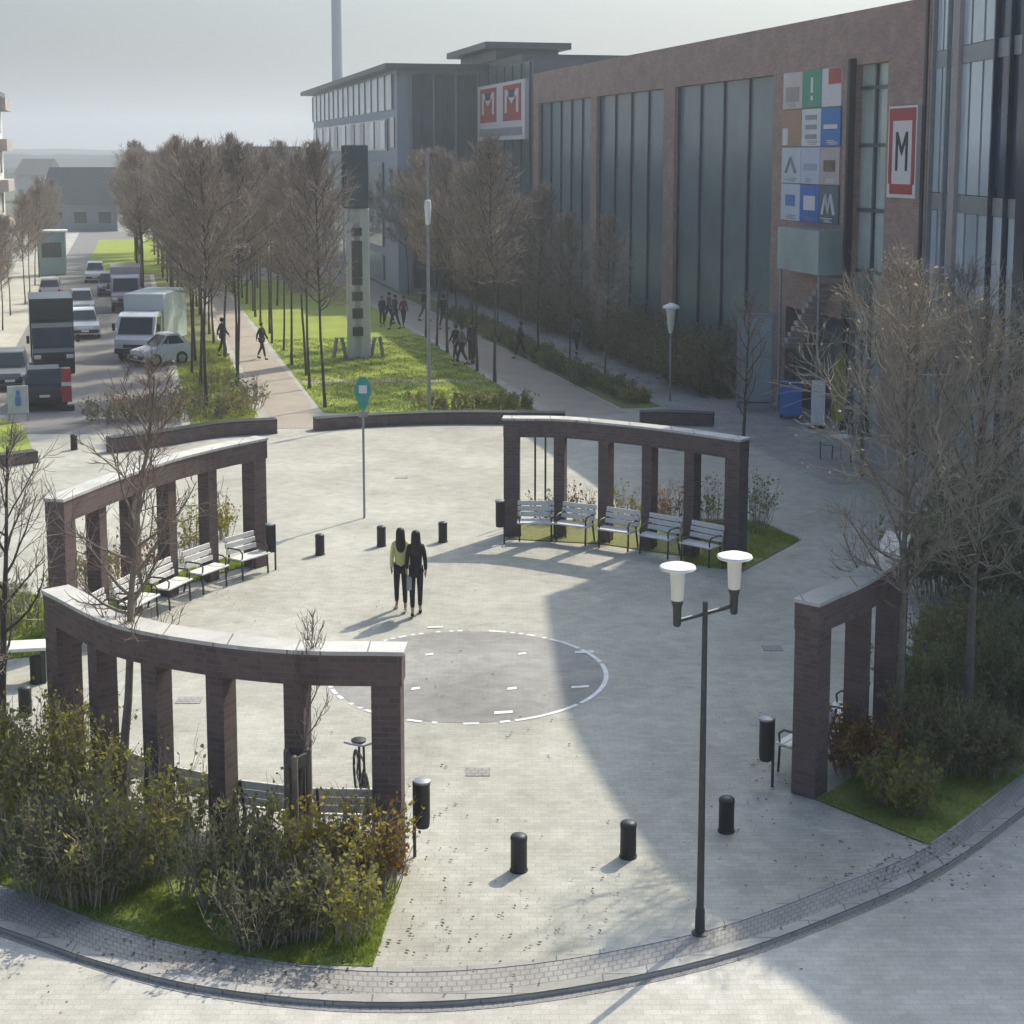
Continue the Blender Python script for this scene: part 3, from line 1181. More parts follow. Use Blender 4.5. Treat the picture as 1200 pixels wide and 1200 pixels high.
pu = [918, 940.5, 963, 986]
pv = [82, 127, 172, 216, 261]
for r_ in range(4):
    for c_ in range(3):
        sa, z1 = facade(pu[c_], 180, T0)[0], 0
        sb2 = facade(pu[c_ + 1], 180, T0)[0]
        s_mid, zt = facade(951, pv[r_], T0)
        _, zb2 = facade(951, pv[r_ + 1], T0)
        m = MB()
        facebox(m, T0 - .06, T0, sb2 + .015, sa - .015, zb2 + .02, zt - .02)
        o = on_cb(m, "shop_poster", mat_plain("poster_%d%d" % (r_, c_), PCOL[r_][c_], .5, var=.1, scale=1.2))
        sm, zm = (sa + sb2) / 2, (zt + zb2) / 2
        hw, hh = abs(sa - sb2) / 2, (zt - zb2) / 2
        q = MB()
        key = (r_, c_)
        if key == (0, 0):
            facebox(q, T0 - .068, T0 - .061, sm - hw * .7, sm + hw * .7, zm - hh * .6, zm + hh * .2); mt = M_stone
        elif key == (0, 1):
            facebox(q, T0 - .068, T0 - .061, sm - hw * .12, sm + hw * .12, zm - hh * .2, zm + hh * .6)
            facebox(q, T0 - .068, T0 - .061, sm - hw * .12, sm + hw * .12, zm - hh * .6, zm - hh * .35); mt = M_whitesign
        elif key == (0, 2):
            facebox(q, T0 - .068, T0 - .061, sm - hw * .95, sm + hw * .3, zm + hh * .15, zm + hh * .95); mt = M_redsign
        elif key == (1, 0):
            facebox(q, T0 - .068, T0 - .061, sm + hw * .4, sm + hw * .95, zm - hh * .9, zm - hh * .0); mt = M_whitesign
        elif key == (1, 1):
            for k in range(3):
                facebox(q, T0 - .068, T0 - .061, sm - hw * .6, sm + hw * .6, zm - hh * (.6 - k * .5), zm - hh * (.35 - k * .5))
            mt = M_greysign
        elif key == (1, 2):
            facebox(q, T0 - .068, T0 - .061, sm - hw * .7, sm + hw * .7, zm - hh * .1, zm + hh * .12); mt = M_whitesign
        elif key == (2, 0):
            q.tube([TS(T0 - .065, sm + hw * .5, zm - hh * .4), TS(T0 - .065, sm, zm + hh * .4), TS(T0 - .065, sm - hw * .5, zm - hh * .4)], .07, 4); mt = M_greysign
        elif key == (2, 1):
            facebox(q, T0 - .068, T0 - .061, sm - hw * .7, sm + hw * .7, zm - hh * .25, zm + hh * .1); mt = M_bluewall
        elif key == (2, 2):
            facebox(q, T0 - .068, T0 - .061, sm - hw * .6, sm + hw * .6, zm - hh * .3, zm + hh * .3); mt = M_twigred
        elif key == (3, 0):
            facebox(q, T0 - .068, T0 - .061, sm - hw * .5, sm + hw * .5, zm - hh * .2, zm + hh * .4); mt = M_bluesign
        elif key == (3, 1):
            facebox(q, T0 - .068, T0 - .061, sm - hw * .6, sm + hw * .6, zm - hh * .35, zm + hh * .4); mt = M_whitesign
        else:
            q.tube([TS(T0 - .065, sm + hw * .6, zm - hh * .5), TS(T0 - .065, sm + hw * .25, zm + hh * .5), TS(T0 - .065, sm, zm - hh * .4),
                    TS(T0 - .065, sm - hw * .25, zm + hh * .5), TS(T0 - .065, sm - hw * .6, zm - hh * .5)], .07, 4); mt = M_whitesign
        q.v = [(x - CBO.x, y - CBO.y, z) for x, y, z in q.v]
        q.build("poster_print", mt, o)
        pr_ = random.Random(r_ * 7 + c_)
        q = MB()
        for k in range(3):
            c1 = sm + pr_.uniform(-.25, .25) * hw
            w1_ = hw * pr_.uniform(.25, .6)
            z1_ = zm - hh * (.72 + k * .085)
            facebox(q, T0 - .066, T0 - .0605, c1 - w1_, c1 + w1_, z1_, z1_ + hh * .04)
        q.v = [(x - CBO.x, y - CBO.y, z) for x, y, z in q.v]
        q.build("poster_small_print", M_greysign if c_ < 2 else M_whitesign, o)

# vertical shop sign with the big M
sa, zt = facade(1047, 124, T0)
sb2, zb2 = facade(1077, 232, T0)
_, zt = facade(1062, 124, T0)
_, zb2 = facade(1062, 232, T0)
vs_ = empty("shop_sign", TS(T0, (sa + sb2) / 2, 0) , 0, "tall red and white sign with a black letter M on the corner brickwork", "sign")
VO = TS(T0, (sa + sb2) / 2, 0)
sm, hw, zm, hh = (sa + sb2) / 2, abs(sa - sb2) / 2, (zt + zb2) / 2, (zt - zb2) / 2


def on(mb, name, mat, parent, off):
    mb.v = [(x - off.x, y - off.y, z - off.z) for x, y, z in mb.v]
    return mb.build(name, mat, parent)


on(facebox(MB(), T0 - .14, T0 - .001, sm - hw, sm + hw, zb2, zt), "sign_panel", M_whitesign, vs_, VO)
on(facebox(MB(), T0 - .15, T0 - .139, sm - hw * .93, sm + hw * .93, zt - hh * .32, zt - hh * .05), "sign_header", M_redsign, vs_, VO)
on(facebox(MB(), T0 - .15, T0 - .139, sm - hw * .8, sm + hw * .8, zb2 + hh * .08, zb2 + hh * .3), "sign_footer", M_redsign, vs_, VO)
for k in (-1, 1):
    on(facebox(MB(), T0 - .15, T0 - .139, sm + k * hw * .8 - .1, sm + k * hw * .8 + .1, zb2 + hh * .3, zt - hh * .32), "sign_border", M_redsign, vs_, VO)
panel_text("M", 1.7, sm, zm - .05, T0 - .155, M_blackpaint, vs_, VO, .0, .66)

# teal end block of the centre with the twin M sign
s_off = 100.0
eb = empty("teal_block", TS(T0, s_far), 0, "dark teal block with a flat projecting roof between brick centre and offices", "building")
EO = TS(T0, s_far)
on(facebox(MB(), T0 + .02, T0 + 12, s_far + .01, s_off + 8, 0, 14.3), "block_wall", M_tealdark, eb, EO)
for i in range(6):
    s = s_far + .6 + i * 2.1
    on(facebox(MB(), T0 - .05, T0 + .021, s, s + .08, .2, 14.25), "mullion", M_navy, eb, EO)
rf = MB()
facebox(rf, T0 - .6, T0 + 5, s_far + 9.5, s_off + 7.5, 15.55, 15.95)
facebox(rf, T0 + .3, T0 + 4.4, s_far + 10.4, s_off + 7, 14.898, 15.552)
on(rf, "projecting_roof", M_roofmetal, eb, EO)
on(facebox(MB(), T0 + .5, T0 + 31, s_far + 4.5, s_off + 8, 13.0, 14.9), "set_back_storey", M_roofmetal, eb, EO)

sa, _ = facade(565, 150, T0)
sb2, _ = facade(621, 150, T0)
_, zt = facade(594, 97, T0)
_, zb2 = facade(594, 164, T0)
sm, hw, zm, hh = (sa + sb2) / 2, abs(sa - sb2) / 2, (zt + zb2) / 2, (zt - zb2) / 2
ts_ = empty("shop_sign", TS(T0, sm), 0, "wide red and white sign with twin letters M on the teal block", "sign")
TO = TS(T0, sm)
on(facebox(MB(), T0 - .3, T0 - .06, sm - hw, sm + hw, zb2, zt), "sign_panel", M_whitesign, ts_, TO)
for k in (-1, 1):
    c0 = sm + k * hw * .5
    on(facebox(MB(), T0 - .32, T0 - .299, c0 - hw * .36, c0 + hw * .36, zm - hh * .35, zt - hh * .12), "sign_block", M_redsign, ts_, TO)
    panel_text("M", 2.0, c0, zm + hh * .28, T0 - .33, M_whitesign, ts_, TO, .0, 2.6)
    on(facebox(MB(), T0 - .34, T0 - .331, c0 - hw * .12, c0 + hw * .12, zt - hh * .55, zt - hh * .3), "sign_dot", M_blackpaint, ts_, TO)
on(facebox(MB(), T0 - .32, T0 - .299, sm - hw * .9, sm + hw * .9, zb2 + hh * .14, zb2 + hh * .42), "sign_footer", M_greysign, ts_, TO)

# office block with a thin overhanging roof
TB = 17.3
ob = empty("office_building", TS(TB, s_off), 0, "pale glazed office building with a thin overhanging roof behind the bare trees", "building")
OO = TS(TB, s_off)
s_end = facade(368, 180, TB)[0]
on(facebox(MB(), TB, TB + 20, s_off, s_end, 0, 14.4), "office_body", M_bluewall, ob, OO)
on(facebox(MB(), TB - .9, TB + 20.9, s_off - .9, s_end + 2.5, 14.398, 14.75), "overhanging_roof", M_roofmetal, ob, OO)
# side face bands
zz = lambda v, u=440: facade(u, v, TB)[1]
on(facebox(MB(), TB - .08, TB + .0, s_off + 1.4, s_end - .3, 11.9, 14.2), "top_glazing", M_paleglass, ob, OO)
for i in range(16):
    s = s_off + 1.4 + (s_end - s_off - 1.7) * i / 15
    on(facebox(MB(), TB - .14, TB - .079, s - .08, s + .08, 11.9, 14.2), "mullion", M_steel, ob, OO)
on(facebox(MB(), TB - .1, TB + .0, s_off + 3.6, s_end - .6, 9.2, 11.3), "window_band", M_darkglass, ob, OO)
for i in range(9):
    s = s_off + 5 + (s_end - s_off - 7) * i / 8
    on(facebox(MB(), TB - .15, TB - .099, s - .9, s + .9, 9.3, 11.2), "window_pane", M_whitesign if i in (2, 3, 5) else M_paleglass, ob, OO)
for (z0, z1) in ((5.9, 8.4), (2.6, 5.1), (.3, 2.0)):
    on(facebox(MB(), TB - .1, TB + .0, s_off + 5.5, s_end - .4, z0, z1), "window_band", M_teal, ob, OO)
    for i in range(7):
        s = s_off + 5.5 + (s_end - s_off - 6) * i / 6
        on(facebox(MB(), TB - .15, TB - .099, s - .1, s + .1, z0, z1), "mullion", M_steel, ob, OO)
on(facebox(MB(), TB - .06, TB + .0, s_off + .9, s_off + 2.4, 9.4, 11.4), "corner_window", M_darkglass, ob, OO)
# front face (towards the plaza): dark fins
on(facebox(MB(), TB + .9, T0 + .0, s_off - .12, s_off, .2, 14.1), "front_glazing", M_tealdark, ob, OO)
for i in range(7):
    t = TB + .9 + (T0 - TB - 1.0) * i / 6
    on(facebox(MB(), t - .06, t + .06, s_off - .25, s_off - .119, .2, 14.1), "fin", M_roofmetal if i % 2 else M_steel, ob, OO)

# round glass wing at the right: curved plan, taller than the centre
plan = [(12.18, 45.6), (12.22, 42.6), (12.4, 38.6), (13.0, 35.2), (13.55, 33.2), (14.5, 31.2), (16.5, 27.8), (19.5, 25.2), (24, 23)]
pl = spline(plan, 4)
gw = empty("glass_wing", (pl[0].x, pl[0].y, 0), 0, "tall curved glass and stone wing at the photo's right edge", "building")
GO = Vector((pl[0].x, pl[0].y, 0))
HW = 18.5
back = [(45, 30), (45, 62), (18, 58)]
poly = [xy(p) for p in pl] + back
if area2(poly) < 0:
    poly = poly[::-1]
core = MB()
inner_pl = offset(pl, .25)
polyc = [xy(p) for p in inner_pl] + back
if area2(polyc) < 0:
    polyc = polyc[::-1]
core.prism(polyc, 0, HW)
on(core, "wing_core", M_navy, gw, GO)
npl = len(pl)
for i in range(npl - 1):
    a, b_ = pl[i], pl[i + 1]
    d = (b_ - a).normalized()
    L = (b_ - a).length
    c = (a + b_) / 2
    ang = math.atan2(d.y, d.x)
    for (z0, z1, mt) in ((0.05, 3.4, M_vitrine if i % 3 else M_paleglass), (3.9, 7.4, M_paleglass), (7.9, 11.4, M_paleglass if i < 7 else M_navy), (11.9, 17.0, M_paleglass if i < 7 else M_navy)):  # farther upper panes are navy to stand in for a dark lens blur
        q = MB().box((c.x, c.y, (z0 + z1) / 2), (L - .16, .06, z1 - z0), ang)
        on(q, "wing_pane", mt, gw, GO)
    q = MB()
    if i in (2, 5, 6):
        continue
    wd = .3 if i == 0 else .5 if i in (4, 9) else .08
    q.box((a.x, a.y, HW / 2 - .3), (wd, .3, HW - .62), ang)
    on(q, "wing_mullion", M_stone if i == 4 else (M_iron if i == 0 else (M_steel if i < 7 else M_navy)), gw, GO)
for z in (3.4, 7.4, 11.4, 17.05):
    q = MB().sweep(pl, -.05, .08, z + .01, z + .48)
    on(q, "floor_band", M_steel, gw, GO)

on(MB().sweep(pl, -.32, .22, HW - .6, HW + .02), "wing_parapet", M_bluewall, gw, GO)

# ------------------------------------------------------------------ left street side
lb = empty("white_apartment_block", TS(-9.4, 60), 0, "pale rendered block at the photo's left edge beyond the street", "building")
LO = TS(-9.4, 60)
on(facebox(MB(), -22, -9.4, 60, 131, 0, 13.4), "block_wall", M_render, lb, LO)
on(facebox(MB(), -22.3, -9.1, 59.7, 131.3, 13.398, 13.75), "roof", M_roofmetal, lb, LO)
for fl_ in range(4):
    for k in range(17):
        s = 63 + k * 4
        if s < 95:
            continue
        w_ = on(facebox(MB(), -9.42, -9.34, s, s + 1.5, 1.2 + fl_ * 3.1, 2.9 + fl_ * 3.1), "window", M_white, lb, LO)
        on(facebox(MB(), -9.345, -9.32, s + .1, s + 1.4, 1.3 + fl_ * 3.1, 2.8 + fl_ * 3.1), "pane", M_darkglass, w_, LO)
    on(facebox(MB(), -9.9 + .5, -8.6, 124, 130.5, 3.0 + fl_ * 3.1, 3.9 + fl_ * 3.1), "balcony", M_stone, lb, LO)

# far buildings
def far_house(u0, u1, vbase, h_wall, h_roof, depth, label, wall=M_render, roof=M_roofmetal, flat=False):
    a, b_ = G(u0, vbase), G(u1, vbase)
    wd = (b_ - a).length
    r = empty("house", (a + b_) / 2, 0, label, "house")
    MB().box((0, depth / 2, h_wall / 2), (wd, depth, h_wall)).build("wall", wall, r)
    if flat:
        MB().box((0, depth / 2, h_wall + .2), (wd + .6, depth + .6, .42)).build("roof", roof, r)
    else:
        e = .5
        MB().extrude([(-e, h_wall - .1), (depth + e, h_wall - .1), (depth / 2, h_wall + h_roof)], -wd / 2 - e, wd / 2 + e).build("roof", roof, r)
    nwin = max(3, int(wd / 2.2))
    for lv in range(max(1, int(h_wall / 3))):
        for k in range(nwin):
            x = -wd / 2 + wd * (k + .5) / nwin
            f = MB().box((x, -.03, 1.6 + lv * 2.9), (wd / nwin * .5, .08, 1.3)).build("window", M_darkglass, r)
    return r


far_house(52, 138, 271, 3.2, 4.2, 9, "low hall with a big dark sloping roof at the far end of the street", mat_plain("hall_wall", (.27, .28, .29), .8), mat_plain("hall_roof", (.035, .05, .055), .7))
far_house(292, 352, 262, 9.5, 0, 14, "flat roofed block just visible above the far bare trees", mat_plain("far_block_wall", (.24, .25, .24), .8), M_roofmetal, True)
far_house(20, 52, 236, 5, 3, 12, "pale far house left of the dark roofed hall", M_render, mat_plain("far_tile_roof", (.07, .07, .07), .8))
far_house(140, 210, 236, 5.5, 3, 12, "pale far house behind the left end of the tree rows", M_stone, M_roofmetal)

# tall chimney
ch = empty("chimney_stack", TS(38, 205), 0, "tall slender pale chimney rising out of the picture behind the offices", "chimney")
cpos = G(398, 255)
ch.location = cpos
MB().lathe((0, 0, 0), [(1.0, 0), (.95, 10), (.78, 20), (.68, 40), (.68, 40.5)], 20).build("chimney_shaft", mat_plain("chimney_grey", (.42, .48, .50), .7, var=.06, scale=.5), ch, True)
MB().lathe((-.0, 0, 0), [(.75, 40.498), (.75, 41.2), (.5, 41.25)], 20).build("chimney_rim", M_iron, ch, True)

# hills and far woods
def ridge(name, y, x0, x1, base, amp, col, seed, dy=60):
    r_ = random.Random(seed)
    n_ = 160
    ph = [r_.uniform(0, 6.28) for _ in range(6)]
    v, f = [], []
    for i in range(n_ + 1):
        x = x0 + (x1 - x0) * i / n_
        h = base + amp * sum(math.sin(x / (x1 - x0) * (5 + 9 * k) + ph[k]) / (k + 1) for k in range(6)) + r_.uniform(-.06, .06) * base
        v += [(x, y, -1), (x, y + dy * .35, h * .8), (x, y + dy, h), (x, y + dy * 2.2, -1)]
    for i in range(n_):
        for j in range(3):
            a = i * 4 + j
            f.append((a, a + 4, a + 5, a + 1))
    return tag(link_mesh(name, v, f, mat_ground(name + "_green", [(.3, tuple(c * .7 for c in col)), (.7, tuple(c * 1.25 for c in col))], .01, .1), None), kind="structure")


ridge("hills", 1000, -1000, 1000, 12.6, .45, (.02, .035, .05), 2, 150)  # bluish base colour has some of the distance haze painted in
ridge("wooded_rise", 640, -800, 700, 8.2, .6, (.03, .04, .035), 3, 80)
ridge("terrain_rise", 420, -500, 400, 4.6, .8, (.05, .05, .04), 4, 40)

# ================================================================== TREES
def wob(rng, d, k):
    v = Vector((d[0] + rng.gauss(0, k), d[1] + rng.gauss(0, k), d[2] + rng.gauss(0, k)))
    return v.normalized()


def limb(rng, p, d, L, r0, r1, n, k, up, segs):
    """a wandering branch; returns its points"""
    pts = [(p.copy(), r0)]
    st = L / n
    for i in range(n):
        d = wob(rng, d, k)
        d = (d + Vector((0, 0, up))).normalized()
        q = p + d * st
        ra = r0 + (r1 - r0) * i / n
        rb = r0 + (r1 - r0) * (i + 1) / n
        segs.append((*p, *q, ra, rb))
        p = q
        pts.append((p.copy(), rb))
    return pts


def side_dir(rng, d, ang):
    a = d.orthogonal().normalized()
    a.rotate(Quaternion(d, rng.uniform(0, 2 * math.pi)))
    return (d * math.cos(ang) + a * math.sin(ang)).normalized()


def rand_quads(P, size, seed, elong=1.6):
    r_ = np.random.RandomState(seed)
    n_ = len(P)
    d = r_.normal(size=(n_, 3))
    d /= np.linalg.norm(d, axis=1, keepdims=True)
    e = r_.normal(size=(n_, 3))
    e -= d * (d * e).sum(1, keepdims=True)
    e /= np.linalg.norm(e, axis=1, keepdims=True)
    s = size * r_.uniform(.6, 1.35, size=(n_, 1))
    V = np.stack([P - d * s * elong / 2, P + e * s / 2, P + d * s * elong / 2, P - e * s / 2], 1).reshape(-1, 3)
    F = np.arange(n_ * 4).reshape(-1, 4)
    return V, F


M_bud = mat_leaf("bud_tan", (.30, .285, .245), (.48, .46, .41))


def make_tree(name, label, group, seed, H, clear, cr, n1, n2, n3, tr, up=.10, shape=1.0, lean=(0, 0), tw=.010, bark=None, twig=None, kn=.06, cat="tree", buds=0):
    rng = random.Random(seed)
    root = empty(name, (0, 0, 0), 0, label, cat, group)
    ts, cs = [], []
    tp = []
    n = 14
    p = Vector((0, 0, -.05))
    d = Vector((lean[0], lean[1], 1)).normalized()
    r_at = lambda f: tr * (1 - .86 * f) * (1.25 if f < .03 else 1)
    tp.append((p.copy(), tr * 1.3))
    for i in range(n):
        d = wob(rng, d, .028)
        d = (d + Vector((0, 0, .05))).normalized()
        q = p + d * (H * .97 / n)
        ts.append((*p, *q, r_at(i / n), r_at((i + 1) / n)))
        p = q
        tp.append((p.copy(), r_at((i + 1) / n)))

    def trunk_at(f):
        x = f * n
        i = min(n - 1, int(x))
        k = x - i
        return tp[i][0].lerp(tp[i + 1][0], k), tp[i][1] * (1 - k) + tp[i + 1][1] * k

    az = rng.uniform(0, 6.28)
    for i in range(n1):
        f = clear / H + (1 - clear / H) * (i + rng.random() * .8) / n1
        f = min(f, .985)
        p, r = trunk_at(f)
        az += 2.4 + rng.uniform(-.5, .5)
        g = (f - clear / H) / (1 - clear / H)
        prof = (math.sin(math.pi * (.18 + .80 * g)) ** .8) * shape + .12
        L = cr * prof * rng.uniform(.75, 1.15) * 1.15
        el = R(25 + 38 * g + rng.uniform(-12, 12))
        d = Vector((math.cos(az) * math.cos(el), math.sin(az) * math.cos(el), math.sin(el)))
        r0 = max(tw * 1.3, min(r * .6, tr * .34))
        pts = limb(rng, p, d, L, r0, tw * .9, 5, kn * 2, up, ts)
        for j in range(n2):
            x = .15 + .85 * (j + rng.random()) / n2
            k = min(4, int(x * 5))
            q, rr = pts[k]
            q = q.lerp(pts[k + 1][0], x * 5 - k)
            dd = side_dir(rng, (pts[k + 1][0] - pts[k][0]).normalized(), R(rng.uniform(28, 65)))
            L2 = L * rng.uniform(.28, .55) * (1.1 - .5 * x)
            p2 = limb(rng, q, dd, L2, max(tw, rr * .6), tw * .8, 3, kn * 2.2, up * 1.3, cs)
            for m_ in range(n3):
                y = .2 + .8 * (m_ + rng.random()) / n3
                k2 = min(2, int(y * 3))
                q2 = p2[k2][0].lerp(p2[k2 + 1][0], y * 3 - k2)
                d3 = side_dir(rng, (p2[k2 + 1][0] - p2[k2][0]).normalized(), R(rng.uniform(20, 60)))
                limb(rng, q2, d3, L2 * rng.uniform(.35, .75) + .08, tw * .8, tw * .45, 2, kn * 2.5, up * 1.5, cs)
    V, F = seg_tubes(ts, 7)
    fast_mesh("trunk", V, F, bark or M_bark, root, True)
    V, F = seg_tubes(cs, 3)
    fast_mesh("crown", V, F, twig or M_twig, root)
    if buds:
        rs = np.random.RandomState(seed)
        E = np.array([q_[3:6] for q_ in cs])
        V, F = rand_quads(E[rs.choice(len(E), buds)] + rs.normal(scale=.012, size=(buds, 3)), .03, seed, 1.9)
        fast_mesh("buds", V, F, M_bud, root)["kind"] = "stuff"
    return root


def plant_row(protos, spots, label, group, rng):
    """spots: (x, y, scale) - the first use moves the prototype, later ones copy it"""
    for (x, y, sc) in spots:
        pr = rng.choice(protos)
        if not pr.get("_used"):
            pr["_used"] = 1
            o = pr
        else:
            o = copy_tree(pr)
        o.location = (x, y, 0)
        o.rotation_euler = (0, 0, rng.uniform(0, 6.28))
        o.scale = (sc * rng.uniform(.92, 1.08), sc * rng.uniform(.92, 1.08), sc)
        o["label"] = label
        o["group"] = group


rng = random.Random(11)
protos = [make_tree("avenue_tree", "bare avenue tree", "avenue trees", 100 + k, 8.6 + .2 * k, 3.6, 1.5, 42, 9, 7, .062, .13, tw=.012, bark=M_barkdark) for k in range(5)]
used_rows = []


def row(t, s0, s1, ds, label, group, jt=.25, sc=(.92, 1.05)):
    sp = []
    s = s0
    while s < s1:
        q = TS(t + rng.uniform(-jt, jt), s + rng.uniform(-.5, .5))
        sp.append((q.x, q.y, rng.uniform(*sc)))
        s += ds
    plant_row(protos, sp, label, group, rng)


row(2.6, 55.5, 150, 4.3, "bare tree in the row along the street's kerb left of the gravel path", "street-side row of bare trees")
row(4.1, 60, 150, 4.6, "bare tree on the dry verge just left of the gravel path", "verge row of bare trees")
row(.9, 98, 150, 4.5, "bare tree far up the street at the left end of the avenue trees", "far street row of bare trees", sc=(.85, 1.05))
row(6.75, 54.6, 140, 3.9, "bare tree along the sunny lawn's left edge right of the gravel path", "lawn-edge row of bare trees")
row(8.6, 92, 140, 6.5, "bare tree at the back of the sunny lawn left of the pylon", "back lawn row of bare trees")
row(14.2, 58.5, 74, 3.1, "bare tree along the shaded right edge of the lawn", "right lawn row of bare trees", sc=(.96, 1.04))
row(17.6, 56, 112, 4.6, "bare tree in the planting strip between the two walks", "planting strip row of bare trees", sc=(.7, .9))
row(-6.2, 62, 150, 7.0, "bare street tree in front of the pale block at the left edge", "left street row of bare trees", sc=(.62, .78))
for pr in protos:
    if "_used" in pr:
        pass
for o in bpy.data.objects:
    if "_used" in o:
        del o["_used"]

# the near and middle-distance trees, each with its own crown
def single(o, u, v, rz=0.0, sc=1.0):
    o.location = G(u, v)
    o.rotation_euler = (0, 0, rz)
    o.scale = (sc, sc, sc)
    return o


single(make_tree("bare_tree", "bare tree with tan buds in front of the right colonnade's far posts", "near bare trees", 21, 7.3, 2.3, 1.6, 38, 9, 7, .07, .10, tw=.006, bark=M_bark, twig=M_twigpale, buds=450), 1052, 890)
single(make_tree("bare_tree", "bare tree with two stout stems rising from the shrubs near the right edge", "near bare trees", 22, 6.6, 2.6, 1.55, 34, 9, 6, .08, .12, tw=.006, bark=M_bark, twig=M_twigpale, buds=450), 1132, 868, 1.0)
single(make_tree("bare_tree", "bare tree cut off by the photo's right edge above the dark shrubs", "near bare trees", 23, 6.4, 2.0, 1.5, 32, 8, 6, .08, .12, tw=.006, bark=M_bark, twig=M_twigpale, buds=450), 1200, 842, 2.0)
single(make_tree("bare_tree", "tall thin bare tree growing in the shrubs before the near left colonnade", "near bare trees", 24, 6.5, 2.3, .95, 24, 6, 5, .075, .14, tw=.006, bark=M_bark, twig=M_twigred, lean=(-.02, 0)), 147, 965)
single(make_tree("bare_tree", "bare tree cut off by the photo's left edge with a dark trunk", "near bare trees", 25, 5.0, 1.6, 1.0, 20, 6, 5, .075, .12, tw=.006, bark=M_barkdark, twig=M_twig), 7, 905)
single(make_tree("bare_tree", "slim bare tree beside the right end post of the far colonnade", "near bare trees", 26, 5.1, 1.7, 1.0, 20, 6, 5, .06, .12, tw=.008, bark=M_barkdark, twig=M_twig, lean=(.03, 0)), 868, 556)
single(make_tree("bare_tree", "small bare tree between the shaded right pavement and the far right colonnade posts", "near bare trees", 27, 5.6, 1.6, 1.35, 24, 7, 5, .06, .12, tw=.007, bark=M_bark, twig=M_twigpale, buds=450), 1010, 560)
single(make_tree("bare_tree", "bare tree growing close in front of the curved glass wing", "near bare trees", 28, 6.2, 1.8, 1.5, 26, 7, 6, .08, .12, tw=.009, bark=M_bark, twig=M_twig), 1105, 640)

# young staked tree in the near bed
yt = single(make_tree("young_tree", "young reddish bare tree tied between wooden stakes before the near left colonnade", None, 31, 3.35, 1.45, .42, 15, 5, 3, .035, .35, tw=.004, bark=M_bark, twig=M_twigred), 350, 1017)
sk = MB()
M_stake = mat_plain("stake_wood", (.25, .20, .15), .85, var=.25)
spx = []
for k in range(3):
    a = k * 2.094 + .5
    spx.append((.16 * math.cos(a), .16 * math.sin(a)))
for (x, y) in spx:
    MB().lathe((x, y, 0), [(.042, 0), (.042, 1.5), (.036, 1.54), (.01, 1.56)], 10).build("stake", M_stake, yt, True)
tie = MB()
for k in range(3):
    a, b_ = spx[k], spx[(k + 1) % 3]
    tie.box(((a[0] + b_[0]) / 2, (a[1] + b_[1]) / 2, 1.44), (.30, .05, .15), math.atan2(b_[1] - a[1], b_[0] - a[0]))
tie.build("tie_board", mat_plain("tie_board", (.13, .12, .10), .9, var=.3), yt)


# ------------------------------------------------------------------ shrubs
def make_shrub(label, group, seed, H, rad, nst, nleaf, lsize, leaf, stem, spread=.35, low=.25):
    r_ = random.Random(seed)
    root = empty("shrub", (0, 0, 0), 0, label, "shrub", group)
    ss_, P = [], []
    for i in range(nst):
        a = r_.uniform(0, 6.28)
        q = rad * .75 * math.sqrt(r_.random())
        p = Vector((q * math.cos(a), q * math.sin(a), -.03))
        tilt = spread * (q / rad + r_.uniform(-.2, .5))
        d = Vector((math.cos(a) * tilt, math.sin(a) * tilt, 1)).normalized()
        L = H * r_.uniform(.55, 1.1)
        pts = limb(r_, p, d, L, .009, .003, 6, .09, .03, ss_)
        tips = [x[0] for x in pts]
        for j in range(6):
            k = r_.randint(1, 5)
            dd = side_dir(r_, (tips[k + 1] - tips[k]).normalized(), R(r_.uniform(20, 60)))
            p2 = limb(r_, tips[k], dd, L * r_.uniform(.14, .34), .004, .0018, 3, .12, .1, ss_)
            tips += [x[0] for x in p2]
        P += [t for t in tips if t.z > low * H]
    V, F = seg_tubes(ss_, 3)
    fast_mesh("stems", V, F, stem, root)
    rr = np.random.RandomState(seed)
    P = np.array([list(x) for x in P])
    # leaves thicken in clumps
    cen = P[rr.randint(0, len(P), 14)]
    wgt = np.min(np.linalg.norm(P[:, None, :] - cen[None], axis=2), axis=1)
    prob = np.exp(-(wgt / (.28 * H)) ** 2) + .12
    prob /= prob.sum()
    Q = P[rr.choice(len(P), nleaf, p=prob)] + rr.normal(scale=.035, size=(nleaf, 3))
    V, F = rand_quads(Q, lsize, seed)
    fast_mesh("leaves", V, F, leaf, root)
    return root


